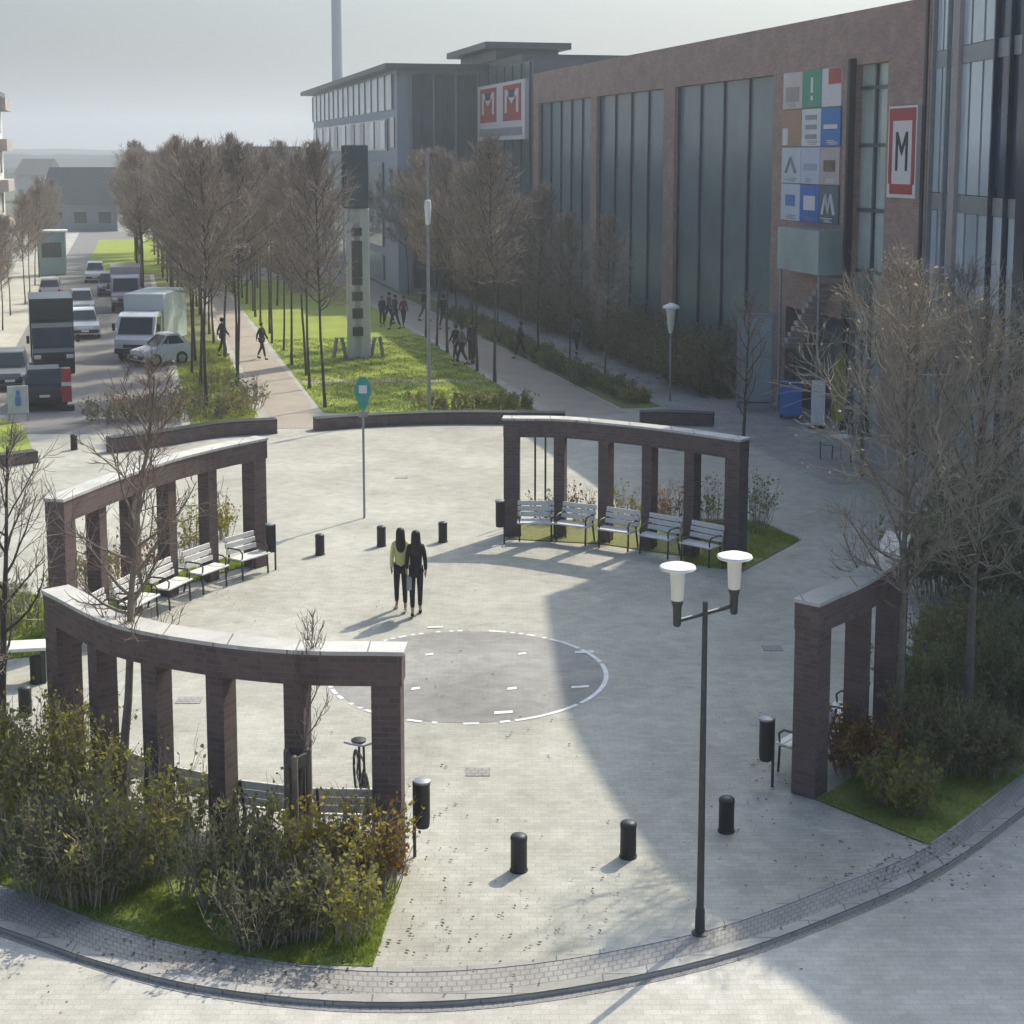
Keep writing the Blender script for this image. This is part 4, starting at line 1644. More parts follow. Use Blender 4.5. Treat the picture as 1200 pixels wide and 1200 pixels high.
GA = "shrubs before the near left colonnade"
LS = [
    (40, 930, 1.35, .62, M_leaf_yellow, M_twig, 'yellow-green leafy shrub at the left edge of the near bed'),
    (12, 985, 1.15, .55, M_leaf_olive, M_twig, 'olive shrub cut by the left photo edge above the kerb'),
    (85, 955, 1.25, .55, M_leaf_olive, M_twig, 'olive shrub between the left edge and the thin tree'),
    (105, 1035, .95, .5, M_leaf_dark, M_twig, 'dark low shrub near the kerb below the thin tree'),
    (150, 1010, 1.2, .5, M_leaf_olive, M_twigpale, 'twiggy olive shrub at the foot of the thin tree'),
    (190, 985, 1.3, .48, M_leaf_olive, M_twig, 'olive shrub right of the thin tree'),
    (210, 1030, .95, .45, M_leaf_green, M_twigpale, 'loose green shrub with pale twigs in the middle of the near bed'),
    (235, 985, 1.05, .38, M_leaf_olive, M_twigpale, 'thin grey-twigged shrub before the third colonnade post'),
    (275, 1040, 1.05, .5, M_leaf_dark, M_twig, 'dark bushy shrub left of the staked young tree'),
    (300, 1080, .85, .45, M_leaf_dark, M_twigpale, 'dark shrub nearest the kerb left of the stakes'),
    (318, 1020, 1.1, .45, M_leaf_olive, M_twig, 'olive shrub against the left stake'),
    (350, 1075, .95, .45, M_leaf_dark, M_twig, 'dark low shrub in front of the stakes'),
    (375, 1030, 1.1, .45, M_leaf_yellow, M_twig, 'yellowish shrub right of the stakes'),
    (400, 1075, .9, .42, M_leaf_olive, M_twigpale, 'olive shrub near the right tip of the near bed'),
    (415, 1030, 1.15, .42, M_leaf_yellow, M_twig, 'yellow and olive shrub beside the near end post'),
    (440, 1025, 1.0, .34, M_leaf_rust, M_twig, 'rusty orange shrub touching the near end post'),
    (55, 1020, 1.0, .5, M_leaf_dark, M_twig, 'dark shrub above the kerb at the bed left end'),
    (-40, 960, 1.3, .6, M_leaf_olive, M_twig, 'olive shrub mostly outside the left photo edge'),
]
for i, (u, v, H, rad, lf, st, lab) in enumerate(LS):
    nl = int(1500 * (H * rad / .6)) if lf is not M_leaf_green else 600
    o = make_shrub(lab, GA, 300 + i, H * (1.28 if u < 180 else 1.08), rad * (1.0 if not 180 < u < 260 else .7), int((52 if not 180 < u < 260 else 22) * rad / .5), int(nl * (1.2 if not 180 < u < 260 else .5)), .045, lf, M_twigpale if i % 3 else st)
    o.location = G(u, v + (22 if v > 1000 else 12))

GD = "shrubs behind the right colonnade"
for i, (u, v, H, rad, lf, lab) in enumerate([
    (1010, 905, .95, .55, M_leaf_rust, "rusty brown shrub beside the right colonnade's near post"),
    (1060, 945, .75, .55, M_leaf_olive, "olive shrub at the front of the right bed"),
    (1095, 900, 1.15, .65, M_leaf_dark, "tall dark shrub in the middle of the right bed"),
    (1150, 905, 1.0, .62, M_leaf_dark, "dark shrub close to the kerb in the right bed"),
    (1150, 845, 1.35, .7, M_leaf_green, "dark green shrub around the two-stemmed tree"),
    (1195, 840, 1.4, .75, M_leaf_green, "green shrub cut by the right photo edge"),
    (1085, 840, 1.3, .65, M_leaf_green, "green shrub behind the bare tree with tan buds"),
    (1120, 790, 1.4, .75, M_leaf_dark, "dark shrub at the back of the right bed"),
    (1180, 790, 1.4, .8, M_leaf_green, "green shrub at the back right by the photo edge")]):
    o = make_shrub(lab, GD, 400 + i, H, rad, int(56 * rad / .5), int(2300 * rad / .6), .05, lf, M_twig if i % 2 else M_twigpale)
    o.location = G(u, v)
for i, (u, v, H, rad, lf, lab) in enumerate([
    (1105, 700, 2.0, .9, M_leaf_green, "tall grey-green shrub between the two-stemmed tree and the glass wing"),
    (1160, 715, 2.3, 1.0, M_leaf_dark, "tall dark shrub behind the right bed near the photo edge"),
    (1205, 720, 2.4, 1.0, M_leaf_green, "tall green shrub behind the right bed cut by the photo edge"),
    (1140, 640, 2.0, 1.0, M_leaf_dark, "tall dark shrub at the foot of the glass wing"),
    (1190, 650, 2.2, 1.0, M_leaf_green, "tall green shrub at the foot of the glass wing by the photo edge")]):
    o = make_shrub(lab, GD, 450 + i, H, rad, int(50 * rad / .5), int(2000 * rad / .6), .07, lf, M_twigpale)
    o.location = G(u, v)
GB = "shrubs behind the street-side colonnade"
for i, (u, v, H, rad, lf, lab) in enumerate([
    (262, 630, 1.1, .4, M_leaf_yellow, "yellow-green shrub behind the right bay of the street-side colonnade"),
    (212, 655, 1.3, .5, M_leaf_olive, "olive shrub behind the second bay of the street-side colonnade"),
    (168, 680, 1.3, .5, M_leaf_rust, "brown shrub behind the third bay of the street-side colonnade"),
    (120, 690, 1.2, .5, M_leaf_olive, "olive shrub behind the fourth bay of the street-side colonnade"),
    (40, 730, 1.0, .7, M_leaf_green, "green mounded shrub left of the street-side colonnade"),
    (-15, 745, 1.0, .7, M_leaf_green, "green mounded shrub at the left edge behind the near colonnade")]):
    o = make_shrub(lab, GB, 500 + i, H, rad, int(34 * rad / .5), int(900 * rad / .6), .05, lf, M_twigpale)
    o.location = G(u, v)
GC = "shrubs behind the far colonnade"
for i, (u, v, H, rad, lf, lab) in enumerate([
    (682, 612, 1.05, .28, M_leaf_rust, "thin rusty shrub behind the second bay of the far colonnade"),
    (735, 612, .9, .4, M_leaf_yellow, "thin yellowish shrub behind the third bay of the far colonnade"),
    (785, 614, 1.1, .42, M_leaf_rust, "rusty shrub behind the fourth bay of the far colonnade"),
    (835, 616, 1.2, .48, M_leaf_olive, "olive shrub behind the last bay of the far colonnade"),
    (888, 618, 1.5, .36, M_leaf_green, "upright green shrub right of the far colonnade's end post"),
    (640, 612, .8, .3, M_leaf_dark, "thin dark shrub behind the first bay of the far colonnade")]):
    o = make_shrub(lab, GC, 550 + i, H, rad, int(36 * rad / .5), int(600 * rad / .6), .045, lf, M_twigpale)
    o.location = G(u, v)

# dense planting in front of the centre's facade (dark, taller)
big = [make_shrub("dark shrub", "dark shrubs along the shopping centre facade", 600 + k, 2.6, 1.4, 90, 2600, .11, M_leaf_dark, M_twig, .5, .05) for k in range(3)]
s = 53.5
k = 0
rng = random.Random(8)
while s < 110:
    o = big[k] if k < 3 else copy_tree(big[k % 3])
    q = TS(21.4 + rng.uniform(-.2, .3), s)
    o.location = (q.x, q.y, 0)
    o.rotation_euler = (0, 0, rng.uniform(0, 6.28))
    sc = rng.uniform(.7, 1.15)
    o.scale = (sc, sc, sc * rng.uniform(.8, 1.15))
    o["label"] = "dense dark bare shrub in the hedge along the shopping centre facade"
    k += 1
    s += 2.1
# low shrubs in the planting strip and behind the low wall
strip_proto = [make_shrub("low shrub", "low shrubs in the planting strip", 640 + k, .75, .6, 40, 1100, .07, (M_leaf_olive, M_leaf_dark, M_leaf_green)[k], M_twigpale, .45, .1) for k in range(3)]
k = 0
for s in np.arange(52.6, 84, 1.15):
    o = strip_proto[k] if k < 3 else copy_tree(strip_proto[k % 3])
    q = TS(17.5 + rng.uniform(-.35, .35), s)
    o.location = (q.x, q.y, 0)
    o.rotation_euler = (0, 0, rng.uniform(0, 6.28))
    o["label"] = "low olive shrub in the planting strip between the two walks"
    k += 1
vp = [make_shrub("dry shrub", "dry twiggy shrubs on the verge", 660 + k, 1.0, .7, 40, 420, .06, (M_leaf_dark, M_leaf_olive)[k], M_twig, .5, .1) for k in range(2)]
k = 0
for (t, s) in [(2.6, 53.2), (3.4, 53.6), (4.0, 54.8), (1.4, 53.0), (0.4, 53.0), (-.3, 53.4), (4.1, 57), (2.2, 56), (-1.0, 53.0), (3.2, 60.5), (1.0, 54.4)]:
    o = vp[k] if k < 2 else copy_tree(vp[k % 2])
    q = TS(t, s)
    o.location = (q.x, q.y, 0)
    o.rotation_euler = (0, 0, rng.uniform(0, 6.28))
    o["label"] = "dry twiggy shrub on the verge behind the left low wall"
    k += 1
hp_ = make_shrub("shrub behind the wall", "dry shrubs behind the long low wall", 680, .7, .6, 36, 800, .06, M_leaf_olive, M_twig, .5, .1)
k = 0
for t in np.arange(10.2, 14.2, .8):
    o = hp_ if k == 0 else copy_tree(hp_)
    q = TS(t, 52.9 - (t - 10) * .22 + rng.uniform(0, .6))
    o.location = (q.x, q.y, 0)
    o.rotation_euler = (0, 0, rng.uniform(0, 6.28))
    o["label"] = "dry olive shrub behind the long low wall at the lawn's front"
    k += 1


# grass
def inside(poly, x, y):
    c = False
    j = len(poly) - 1
    for i in range(len(poly)):
        xi, yi = poly[i]
        xj, yj = poly[j]
        if (yi > y) != (yj > y) and x < (xj - xi) * (y - yi) / (yj - yi) + xi:
            c = not c
        j = i
    return c


def grass(poly, n_, h, seed, wd=.006, patch=None):
    r_ = random.Random(seed)
    xs = [p[0] for p in poly]
    ys = [p[1] for p in poly]
    V, F = [], []
    while len(F) < n_:
        x, y = r_.uniform(min(xs), max(xs)), r_.uniform(min(ys), max(ys))
        if not inside(poly, x, y):
            continue
        if math.sin(x * 3.1 + 1) * math.sin(y * 2.7) + .5 * math.sin(x * 7 + y * 5) < r_.uniform(-1.1, .7):
            continue
        a = r_.uniform(0, 6.28)
        hh = h * r_.uniform(.4, 1.2)
        dx, dy = math.cos(a) * wd, math.sin(a) * wd
        lx, ly = r_.gauss(0, .4) * hh, r_.gauss(0, .4) * hh
        k = len(V)
        V += [(x - dx, y - dy, .015), (x + dx, y + dy, .015), (x + lx, y + ly, hh)]
        F.append((k, k + 1, k + 2))
    o = fast_mesh("grass", np.array(V), np.array(F), M_blade)
    return tag(o, None, None, None, "stuff")


visA = [p for p in bedA if p[0] > -9.5]
grass(visA, 60000, .09, 1)
grass(bedD, 40000, .09, 2)
grass([xy(G(800, 661)), xy(G(868, 671)), xy(G(938, 633)), xy(G(892, 612)), xy(G(820, 610))], 9000, .10, 3, .01)
grass(bedC, 700, .06, 8, .008)
grass(bedB, 6000, .10, 4, .01)
grass(sideB, 9000, .10, 5, .01)
lawnp = ts_poly([(6.5, 53.2), (6.45, 75), (14.1, 75), (13.9, 51.3), (10, 51.6)])
grass(lawnp, 22000, .09, 6, .02)
grass(ts_poly([(1.9, 52), (4.2, 51.5), (4.3, 75), (1.9, 75)]), 14000, .12, 7, .02)

rl = np.random.RandomState(77)
pts_ = []
for (u, v, n_, du, dv) in ((300, 1110, 260, 190, 45), (470, 1000, 90, 60, 70), (1080, 1010, 160, 120, 40), (600, 1060, 90, 220, 70), (640, 660, 90, 90, 16), (250, 690, 80, 80, 25), (900, 900, 90, 90, 90), (500, 780, 120, 260, 160)):
    for _ in range(n_):
        q = G(u + rl.normal() * du * .6, v + rl.normal() * dv * .6)
        pts_.append((q.x, q.y, .022))
pts_ = np.array(pts_)
ang = rl.uniform(0, 6.28, len(pts_))
sz = rl.uniform(.012, .034, len(pts_))
ca, sa_ = np.cos(ang) * sz, np.sin(ang) * sz
zz_ = rl.uniform(0, .012, len(pts_))
VL = np.stack([pts_ + np.stack([ca, sa_, zz_], 1), pts_ + np.stack([-sa_ * .6, ca * .6, 0 * ca], 1), pts_ + np.stack([-ca, -sa_, zz_ * .5], 1), pts_ + np.stack([sa_ * .6, -ca * .6, 0 * ca], 1)], 1).reshape(-1, 3)
tag(fast_mesh("fallen_leaves", VL, np.arange(len(VL)).reshape(-1, 4), mat_leaf("leaf_dry", (.10, .07, .04), (.22, .16, .09))), kind="stuff")

# ================================================================== VEHICLES
M_tyre = mat_plain("tyre", (.02, .02, .02), .85)
M_rim = mat_plain("rim", (.42, .43, .44), .35, .6)
M_lightred = mat_plain("tail_lamp", (.35, .02, .02), .3)
M_headl = mat_plain("head_lamp", (.7, .72, .72), .15)
M_plate = mat_plain("plate", (.7, .7, .66), .5)


def paint(name, c):
    return mat_plain("paint_" + name, c, .28, .0, var=.05, spec=.6)


def wheel(r, x, y, rad, wd=.17):
    wv = MB()
    prof = [(rad * .62, -wd / 2), (rad * .95, -wd / 2), (rad, -wd / 3), (rad, wd / 3), (rad * .95, wd / 2), (rad * .62, wd / 2)]
    wv.lathe((0, 0, 0), prof, 20)
    wv.v = [(z, a, b) for (a, b, z) in wv.v]
    o = wv.build("wheel", M_tyre, r, True)
    o.location = (x, y, rad)
    rm = MB().lathe((0, 0, 0), [(rad * .6, -wd * .52), (rad * .63, -wd * .4), (rad * .63, wd * .4), (rad * .6, wd * .52)], 14)
    rm.v = [(z, a, b) for (a, b, z) in rm.v]
    rm.build("rim", M_rim, o, True)


def make_car(loc, rz, mat, label, L=3.0, W=1.32, H=1.42, group=None, rear=False):
    """front looks along -Y of the car"""
    r = empty("parked_car", loc, rz, label, "car", group)
    h = L / 2
    body = [(-h, .28), (-h + .05, .55), (-h + .1, .68), (-h + .8, .84), (h - .12, .90), (h, .75), (h, .30), (h - .1, .22), (-h + .1, .22)]
    b = MB().extrude(body[::-1], -W / 2, W / 2)
    b.v = [(x * (1 - .12 * max(0, (z - .55)) / .35), y * (1 - .02 * abs(x) / W), z) for x, y, z in b.v]
    b.build("body", mat, r)
    cab = [(-h + .72, .83), (-h + 1.28, H - .04), (-h + 1.6, H), (h - .55, H - .02), (h - .12, .89)]
    c = MB().extrude(cab[::-1], -W / 2, W / 2)
    c.v = [(x * (.88 if z < 1 else .72), y, z) for x, y, z in c.v]
    c.build("roof", mat, r)
    # glazing proud of the cabin
    g = MB()
    for sx in (-1, 1):
        f = lambda z: sx * (W / 2 * (.88 + (.72 - .88) * (z - .86) / (H - .86)) + .006)
        zl, zh = .92, H - .1
        for (ya, yb, yc, yd) in ((-h + .90, .02, .02, -h + 1.27), (.08, h - .32, h - .62, .08)):
            MB().quad((f(zl), ya, zl), (f(zl), yb, zl), (f(zh), yc, zh), (f(zh), yd, zh)).build("side_window", M_darkglass, r)
    g = MB()
    wl, wh = W / 2 * .82, W / 2 * .66
    g.quad((-wl, -h + .75, .88), (wl, -h + .75, .88), (wh, -h + 1.22, H - .1), (-wh, -h + 1.22, H - .1))
    g.v = [(x, y - .02, z + .02) for x, y, z in g.v]
    g.build("windscreen", M_darkglass, r)
    g = MB()
    g.quad((wl, h - .17, .95), (-wl, h - .17, .95), (-wh, h - .5, H - .1), (wh, h - .5, H - .1))
    g.v = [(x, y + .03, z + .01) for x, y, z in g.v]
    g.build("rear_window", M_darkglass, r)
    for sx in (-1, 1):
        MB().box((sx * W * .36, -h + .06, .62), (.24, .1, .11), 0, .02).build("headlight", M_headl, r)
        MB().box((sx * W * .40, h - .02, .72), (.16, .07, .2), 0, .02).build("tail_light", M_lightred, r)
        MB().box((sx * (W / 2 + .04), -h + .98, .93), (.1, .08, .09), 0, .02).build("mirror", mat, r)
        for y in (-h + .58, h - .52):
            wheel(r, sx * (W / 2 - .07), y, .29)
    MB().box((0, -h + .02, .40), (W * .9, .1, .16), 0, .03).build("bumper", M_black, r)
    MB().box((0, h - .02, .40), (W * .9, .1, .16), 0, .03).build("bumper", M_black, r)
    MB().box((0, -h - .035, .42), (.36, .012, .09)).build("number_plate", M_plate, r)
    MB().box((0, h + .035, .55), (.36, .012, .09)).build("number_plate", M_plate, r)
    return r


def make_van(loc, rz, matc, matb, label, L=5.0, W=1.75, H=2.8, cat="van", box=True):
    r = empty("box_van" if box else "lorry", loc, rz, label, cat)
    h = L / 2
    cab = [(-h, .4), (-h, 1.0), (-h + .25, 1.15), (-h + .65, 1.95), (-h + .95, 2.1), (-h + 1.55, 2.1), (-h + 1.55, .4)]
    MB().extrude(cab[::-1], -W / 2 + .06, W / 2 - .06).build("cab", matc, r)
    MB().box((0, (-h + 1.6 + h) / 2, (H + .62) / 2), (W, L - 1.62, H - .62), 0, .02).build("cargo_box", matb, r)
    MB().box((0, .1, .50), (W * .7, L - .6, .2)).build("chassis", M_black, r)
    g = MB()
    g.quad((-W * .42, -h + .28, 1.2), (W * .42, -h + .28, 1.2), (W * .39, -h + .62, 1.9), (-W * .39, -h + .62, 1.9))
    g.v = [(x, y - .025, z + .01) for x, y, z in g.v]
    g.build("windscreen", M_darkglass, r)
    for sx in (-1, 1):
        x = sx * (W / 2 - .055)
        MB().quad((x, -h + .5, 1.25), (x, -h + 1.35, 1.25), (x, -h + 1.35, 1.9), (x, -h + .8, 1.9)).build("side_window", M_darkglass, r)
        MB().box((sx * W * .36, -h - .01, .82), (.28, .06, .16), 0, .02).build("headlight", M_headl, r)
        MB().box((sx * (W / 2 + .1), -h + .45, 1.5), (.12, .08, .32), 0, .02).build("mirror", M_black, r)
        for y in (-h + .85, h - 1.0):
            wheel(r, sx * (W / 2 - .14), y, .36, .2)
    MB().box((0, -h - .02, .5), (W * .92, .12, .22), 0, .03).build("bumper", M_black, r)
    MB().box((0, -h - .03, .72), (W * .5, .03, .14)).build("grille", M_black, r)
    return r


YS = YAW_S
P_white = paint("white", (.66, .70, .73))
P_whiteb = paint("white_box", (.55, .64, .70))
P_dark = paint("dark_green", (.02, .035, .035))
P_black = paint("black", (.018, .018, .02))
P_grey = paint("grey", (.16, .17, .18))
P_silver = paint("silver", (.42, .43, .45))
P_lilac = paint("lilac", (.30, .29, .38))
P_red = paint("red", (.25, .03, .04))
make_van(G(178, 416), YS - R(18), P_white, P_whiteb, "white box van with a pale blue cargo box parked by the tree row", 5.2, 1.8, 2.85)
make_car(G(189, 427), YS - R(62), P_white, "small white hatchback parked side-on before the white box van", 2.35, 1.25, 1.36)
make_van(G(62, 432), YS + R(4), P_dark, P_dark, "dark green lorry facing the plaza on the left of the street", 5.0, 1.75, 3.05, "lorry", False)
make_car(G(52, 474), YS + R(184), P_black, "black car with red tail lights parked nearest on the left of the street", 3.2, 1.5, 1.45)
make_car(G(14, 452), YS + R(2), P_grey, "grey car parked at the photo's left edge", 3.2, 1.4, 1.42)
make_car(G(99, 394), YS + R(3), P_white, "white car driving towards the plaza in the middle of the street", 3.0, 1.45, 1.4)
make_car(G(96, 368), YS + R(3), P_silver, "silver car farther up the middle of the street", 3.0, 1.4, 1.42)
make_van(G(148, 362), YS, P_lilac, P_lilac, "lilac grey van parked behind the white box van", 4.6, 1.7, 2.5)
make_car(G(128, 345), YS, P_grey, "dark grey car parked ahead of the lilac van", 3.0, 1.4, 1.42)
make_car(G(60, 352), YS + R(180), P_silver, "silver car parked on the far left of the street behind the lorry", 3.0, 1.4, 1.42)
make_car(G(112, 330), YS, P_white, "white car small in the distance at the street's far bend", 3.0, 1.4, 1.42)

# turquoise kiosk up the street
kq = empty("kiosk", G(62, 322), YS, "turquoise kiosk standing far up the left side of the street", "kiosk")
MB().box((0, 0, 1.6), (2.0, 1.4, 3.2), 0, .04).build("kiosk_body", mat_plain("turquoise", (.22, .34, .36), .5, var=.1), kq)
MB().box((0, 0, 3.28), (2.3, 1.7, .16), 0, .03).build("kiosk_roof", M_white, kq)
MB().box((0, -.72, 1.9), (1.4, .05, 1.1)).build("window", M_darkglass, kq)

# street-side signs
sg = empty("sign_board", G(22, 494), YS, "pale standing sign board with a blue figure by the grass corner", "sign")
MB().box((0, 0, .75), (.68, .05, .95), 0, .01).build("board", mat_plain("board_pale", (.55, .60, .62), .5), sg)
MB().lathe((0, 0, 0), [(.12, 0), (.12, .18)], 10)
q = MB()
q.tube([(0, -.035, .55), (0, -.035, .85)], .09, 8)
q.tube([(0, -.035, .9), (0, -.035, 1.06)], .06, 8)
q.build("board_figure", M_bluesign, sg)
for sx in (-1, 1):
    MB().tube([(sx * .3, 0, 0), (sx * .3, 0, .3)], .025, 6).build("board_leg", M_steel, sg)
rb = empty("barrier", G(79, 481), YS, "red and white striped roadwork barrier post beside the black car", "barrier")
q = MB()
q.box((0, 0, .9), (.34, .05, 1.2), 0, .01)
q.build("barrier_panel", M_redsign, rb)
for z in (.95,):
    MB().box((0, -.03, z), (.342, .02, .14)).build("barrier_stripe", M_whitesign, rb)
MB().box((0, 0, .1), (.5, .3, .2), 0, .03).build("barrier_foot", M_black, rb)
lowtable = empty("table", G(25, 798), R(10), "weathered pale plank table top on dark posts at the left edge", "table")
MB().box((0, 0, .62), (.95, .5, .06), 0, .01).build("table_top", M_bench, lowtable)
for sx in (-1, 1):
    MB().box((sx * .4, 0, .295), (.08, .4, .59), 0, .01).build("table_leg", M_iron, lowtable)

# vitrines / glass steles by the facade
def stele(u0, u1, vb, vt, label):
    a, b_ = G(u0, vb), G(u1, vb)
    h = CAM_H * (vb - vt) / (vb - 180)
    wd = (b_ - a).length
    r = empty("glass_stele", (a + b_) / 2, R(-6), label, "display case")
    MB().box((0, 0, h / 2 + .1), (wd - .12, .34, h - .3)).build("glass_panel", M_vitrine, r)
    for sx in (-1, 1):
        MB().box((sx * (wd / 2 - .05), 0, h / 2), (.1, .42, h), 0, .01).build("stele_frame", M_steel, r)
    MB().box((0, 0, h - .04), (wd - .2, .40, .08)).build("stele_top", M_steel, r)
    MB().box((0, 0, h * .55), (wd - .2, .38, .05)).build("stele_rail", M_steel, r)
    MB().box((0, 0, .1), (wd - .2, .42, .2)).build("stele_base", M_stone, r)
    return r


stele(863, 905, 478, 366, "tall pale glass display case beside the shopping centre entrance")
stele(698, 726, 408, 331, "pale glass display case half hidden by trees along the facade")

# entrance clutter
bb = empty("container", G(926, 490), R(-10), "blue waste container under the outside stair", "container")
MB().box((0, 0, .68), (.75, .6, 1.05), 0, .03).build("container_body", M_bluesign, bb)
MB().box((0, 0, 1.24), (.8, .65, .08), 0, .03).build("container_lid", mat_plain("container_lid", (.05, .12, .3), .5), bb)
for sx in (-1, 1):
    q = MB().lathe((0, 0, 0), [(.08, -.03), (.08, .03)], 10)
    q.v = [(z + sx * .3, a, b + .08) for a, b, z in q.v]
    q.build("container_wheel", M_black, bb)
wp = empty("standing_board", G(958, 502), R(-20), "narrow white standing board beside the blue container", "sign")
MB().box((0, 0, .85), (.45, .05, 1.5), 0, .01).build("board", M_white, wp)
MB().box((0, 0, .05), (.55, .35, .1), 0, .02).build("board_foot", M_black, wp)
bf = empty("beach_flag", G(974, 512), R(-15), "yellow and green feather flag by the entrance", "flag")
MB().tube([(0, 0, 0), (0, 0, 2.0), (.1, 0, 2.6), (.3, 0, 2.8)], .018, 6).build("flag_pole", M_steel, bf)
q = MB()
ol = [(.0, .5), (.36, .55), (.42, 1.8), (.4, 2.5), (.28, 2.8), (.1, 2.6), (0, 2.0)]
n = len(ol)
q.add([(x, -.012, z) for x, z in ol] + [(x, .012, z) for x, z in ol], [tuple(range(n)), tuple(range(2 * n - 1, n - 1, -1))] + [((k + 1) % n, k, k + n, (k + 1) % n + n) for k in range(n)])
q.build("flag_cloth", mat_plain("flag_cloth", (.30, .32, .06), .8, var=.35, scale=2), bf)


# cafe tables and chairs near the right pavement
def cafe_table(loc, label):
    r = empty("cafe_table", loc, 0, label, "table", "cafe tables on the right pavement")
    MB().lathe((0, 0, 0), [(.3, .72), (.32, .73), (.32, .75), (.28, .755)], 18).build("table_top", M_white, r, True)
    MB().lathe((0, 0, 0), [(.2, 0), (.19, .02), (.025, .05), (.025, .72)], 10).build("table_foot", M_steel, r, True)
    return r


cafe_table(G(990, 503), "round white cafe table nearest the entrance on the right pavement")
cafe_table(G(985, 540), "round white cafe table farther from the entrance beside the bare trees")


def cafe_chair(loc, rz, label):
    r = empty("cafe_chair", loc, rz, label, "chair", "cafe chairs on the right pavement")
    MB().box((0, 0, .45), (.38, .38, .04), 0, .01).build("seat", M_steel, r)
    MB().box((0, .19, .70), (.38, .035, .34), 0, .01).build("backrest", M_steel, r)
    for sx in (-1, 1):
        for sy in (-1, 1):
            MB().tube([(sx * .17, sy * .17, 0), (sx * .17, sy * .19, .45 if sy < 0 else .86)], .014, 6).build("leg", M_iron, r)
    return r


cafe_chair(G(1003, 510), R(-80), "grey cafe chair right of the table nearest the entrance")
cafe_chair(G(968, 538), R(80), "grey cafe chair left of the farther cafe table")
cafe_chair(G(1004, 548), R(-100), "grey cafe chair right of the farther cafe table")

for u, lab in ((627, "thin dark pole seen in the far colonnade's first bay, the left of two"), (639, "thin dark pole seen in the far colonnade's first bay, the right of two")):
    tp_ = empty("pole", G(u, 607), 0, lab, "pole")
    MB().tube([(0, 0, 0), (0, 0, 2.3)], .025, 8).build("pole_shaft", M_iron, tp_, True)
    MB().lathe((0, 0, 2.29), [(.028, 0), (.03, .02), (.01, .04)], 8).build("pole_cap", M_iron, tp_, True)

# bicycle leaning at the near end post
bk = empty("bicycle", G(424, 946), R(14), "dark bicycle leaning by the near end post of the near left colonnade", "bicycle")


def ring(c, rad, r_):
    return [(c[0], c[1] + rad * math.cos(t * math.pi / 12), c[2] + rad * math.sin(t * math.pi / 12)) for t in range(25)]


for y in (-.42, .42):
    wv = empty("wheel", (0, 0, 0))
    COL.objects.unlink(wv)
    bpy.data.objects.remove(wv)
    o = MB().tube(ring((0, y, .33), .31, 0), .02, 6).build("wheel", M_tyre, bk, True)
    sp_ = MB()
    for k in range(10):
        a = k * math.pi / 5
        sp_.tube([(0, y, .33), (0, y + .3 * math.cos(a), .33 + .3 * math.sin(a))], .003, 3)
    sp_.build("spokes", M_steel, o)
q = MB()
q.tube([(0, .42, .33), (0, .12, .30), (0, -.28, .68), (0, -.42, .33)], .018, 6)
q.tube([(0, .12, .30), (0, .2, .84)], .018, 6)
q.tube([(0, .42, .33), (0, .18, .72), (0, -.27, .76)], .016, 6)
q.tube([(0, -.28, .66), (0, -.25, .98)], .018, 6)
q.build("frame", M_black, bk, True)
q = MB()
q.tube([(-.24, -.1, 1.0), (-.2, -.26, 1.04), (0, -.25, .98), (.2, -.26, 1.04), (.24, -.1, 1.0)], .016, 6)
q.build("handlebar", M_steel, bk, True)
MB().lathe((0, .21, .84), [(.05, 0), (.1, .03), (.11, .06), (.05, .085)], 12).build("saddle", M_black, bk, True)


# ================================================================== PEOPLE
def skin_mesh(name, verts, edges, radii, root=0, sub=1):
    me = bpy.data.meshes.new(name + "_cage")
    me.from_pydata(verts, edges, [])
    o = bpy.data.objects.new(name + "_cage", me)
    COL.objects.link(o)
    md = o.modifiers.new("skin", 'SKIN')
    md.use_smooth_shade = True
    sv = me.skin_vertices[0].data
    for i, r_ in enumerate(radii):
        sv[i].radius = r_ if isinstance(r_, tuple) else (r_, r_)
        sv[i].use_root = (i == root)
    if sub:
        sd = o.modifiers.new("sub", 'SUBSURF')
        sd.levels = sub
        sd.render_levels = sub
    dg = bpy.context.evaluated_depsgraph_get()
    res = bpy.data.meshes.new_from_object(o.evaluated_get(dg))
    bpy.data.objects.remove(o, do_unlink=True)
    return res


def joints(stride, arm, side):
    """a walking figure of 1.68 m, facing +Y; stride > 0 puts the right leg forward"""
    J = {}
    J['pelvis'] = (0, 0, .92)
    J['waist'] = (0, .0, 1.06)
    J['chest'] = (0, .01, 1.24)
    J['neck'] = (0, .0, 1.41)
    J['chin'] = (0, .025, 1.50)
    J['skull'] = (0, .015, 1.585)
    for sx, nm in ((-1, 'l'), (1, 'r')):
        f = stride * sx
        J['hip' + nm] = (sx * .085, 0, .88)
        J['knee' + nm] = (sx * .088, .03 + f * .13, .49)
        J['ankle' + nm] = (sx * .085, f * .24 - (.05 if f < 0 else 0), .09 if f >= 0 else .14)
        J['toe' + nm] = (sx * .095, f * .24 + .13 - (.04 if f < 0 else 0), .035 if f >= 0 else .045)
        J['sh' + nm] = (sx * .155, 0, 1.37)
        g = -f * arm
        J['elb' + nm] = (sx * .205, g * .12 - .02, 1.11)
        J['wri' + nm] = (sx * .215, g * .24 + .05, .89)
        J['palm' + nm] = (sx * .212, g * .27 + .06, .83)
    return J


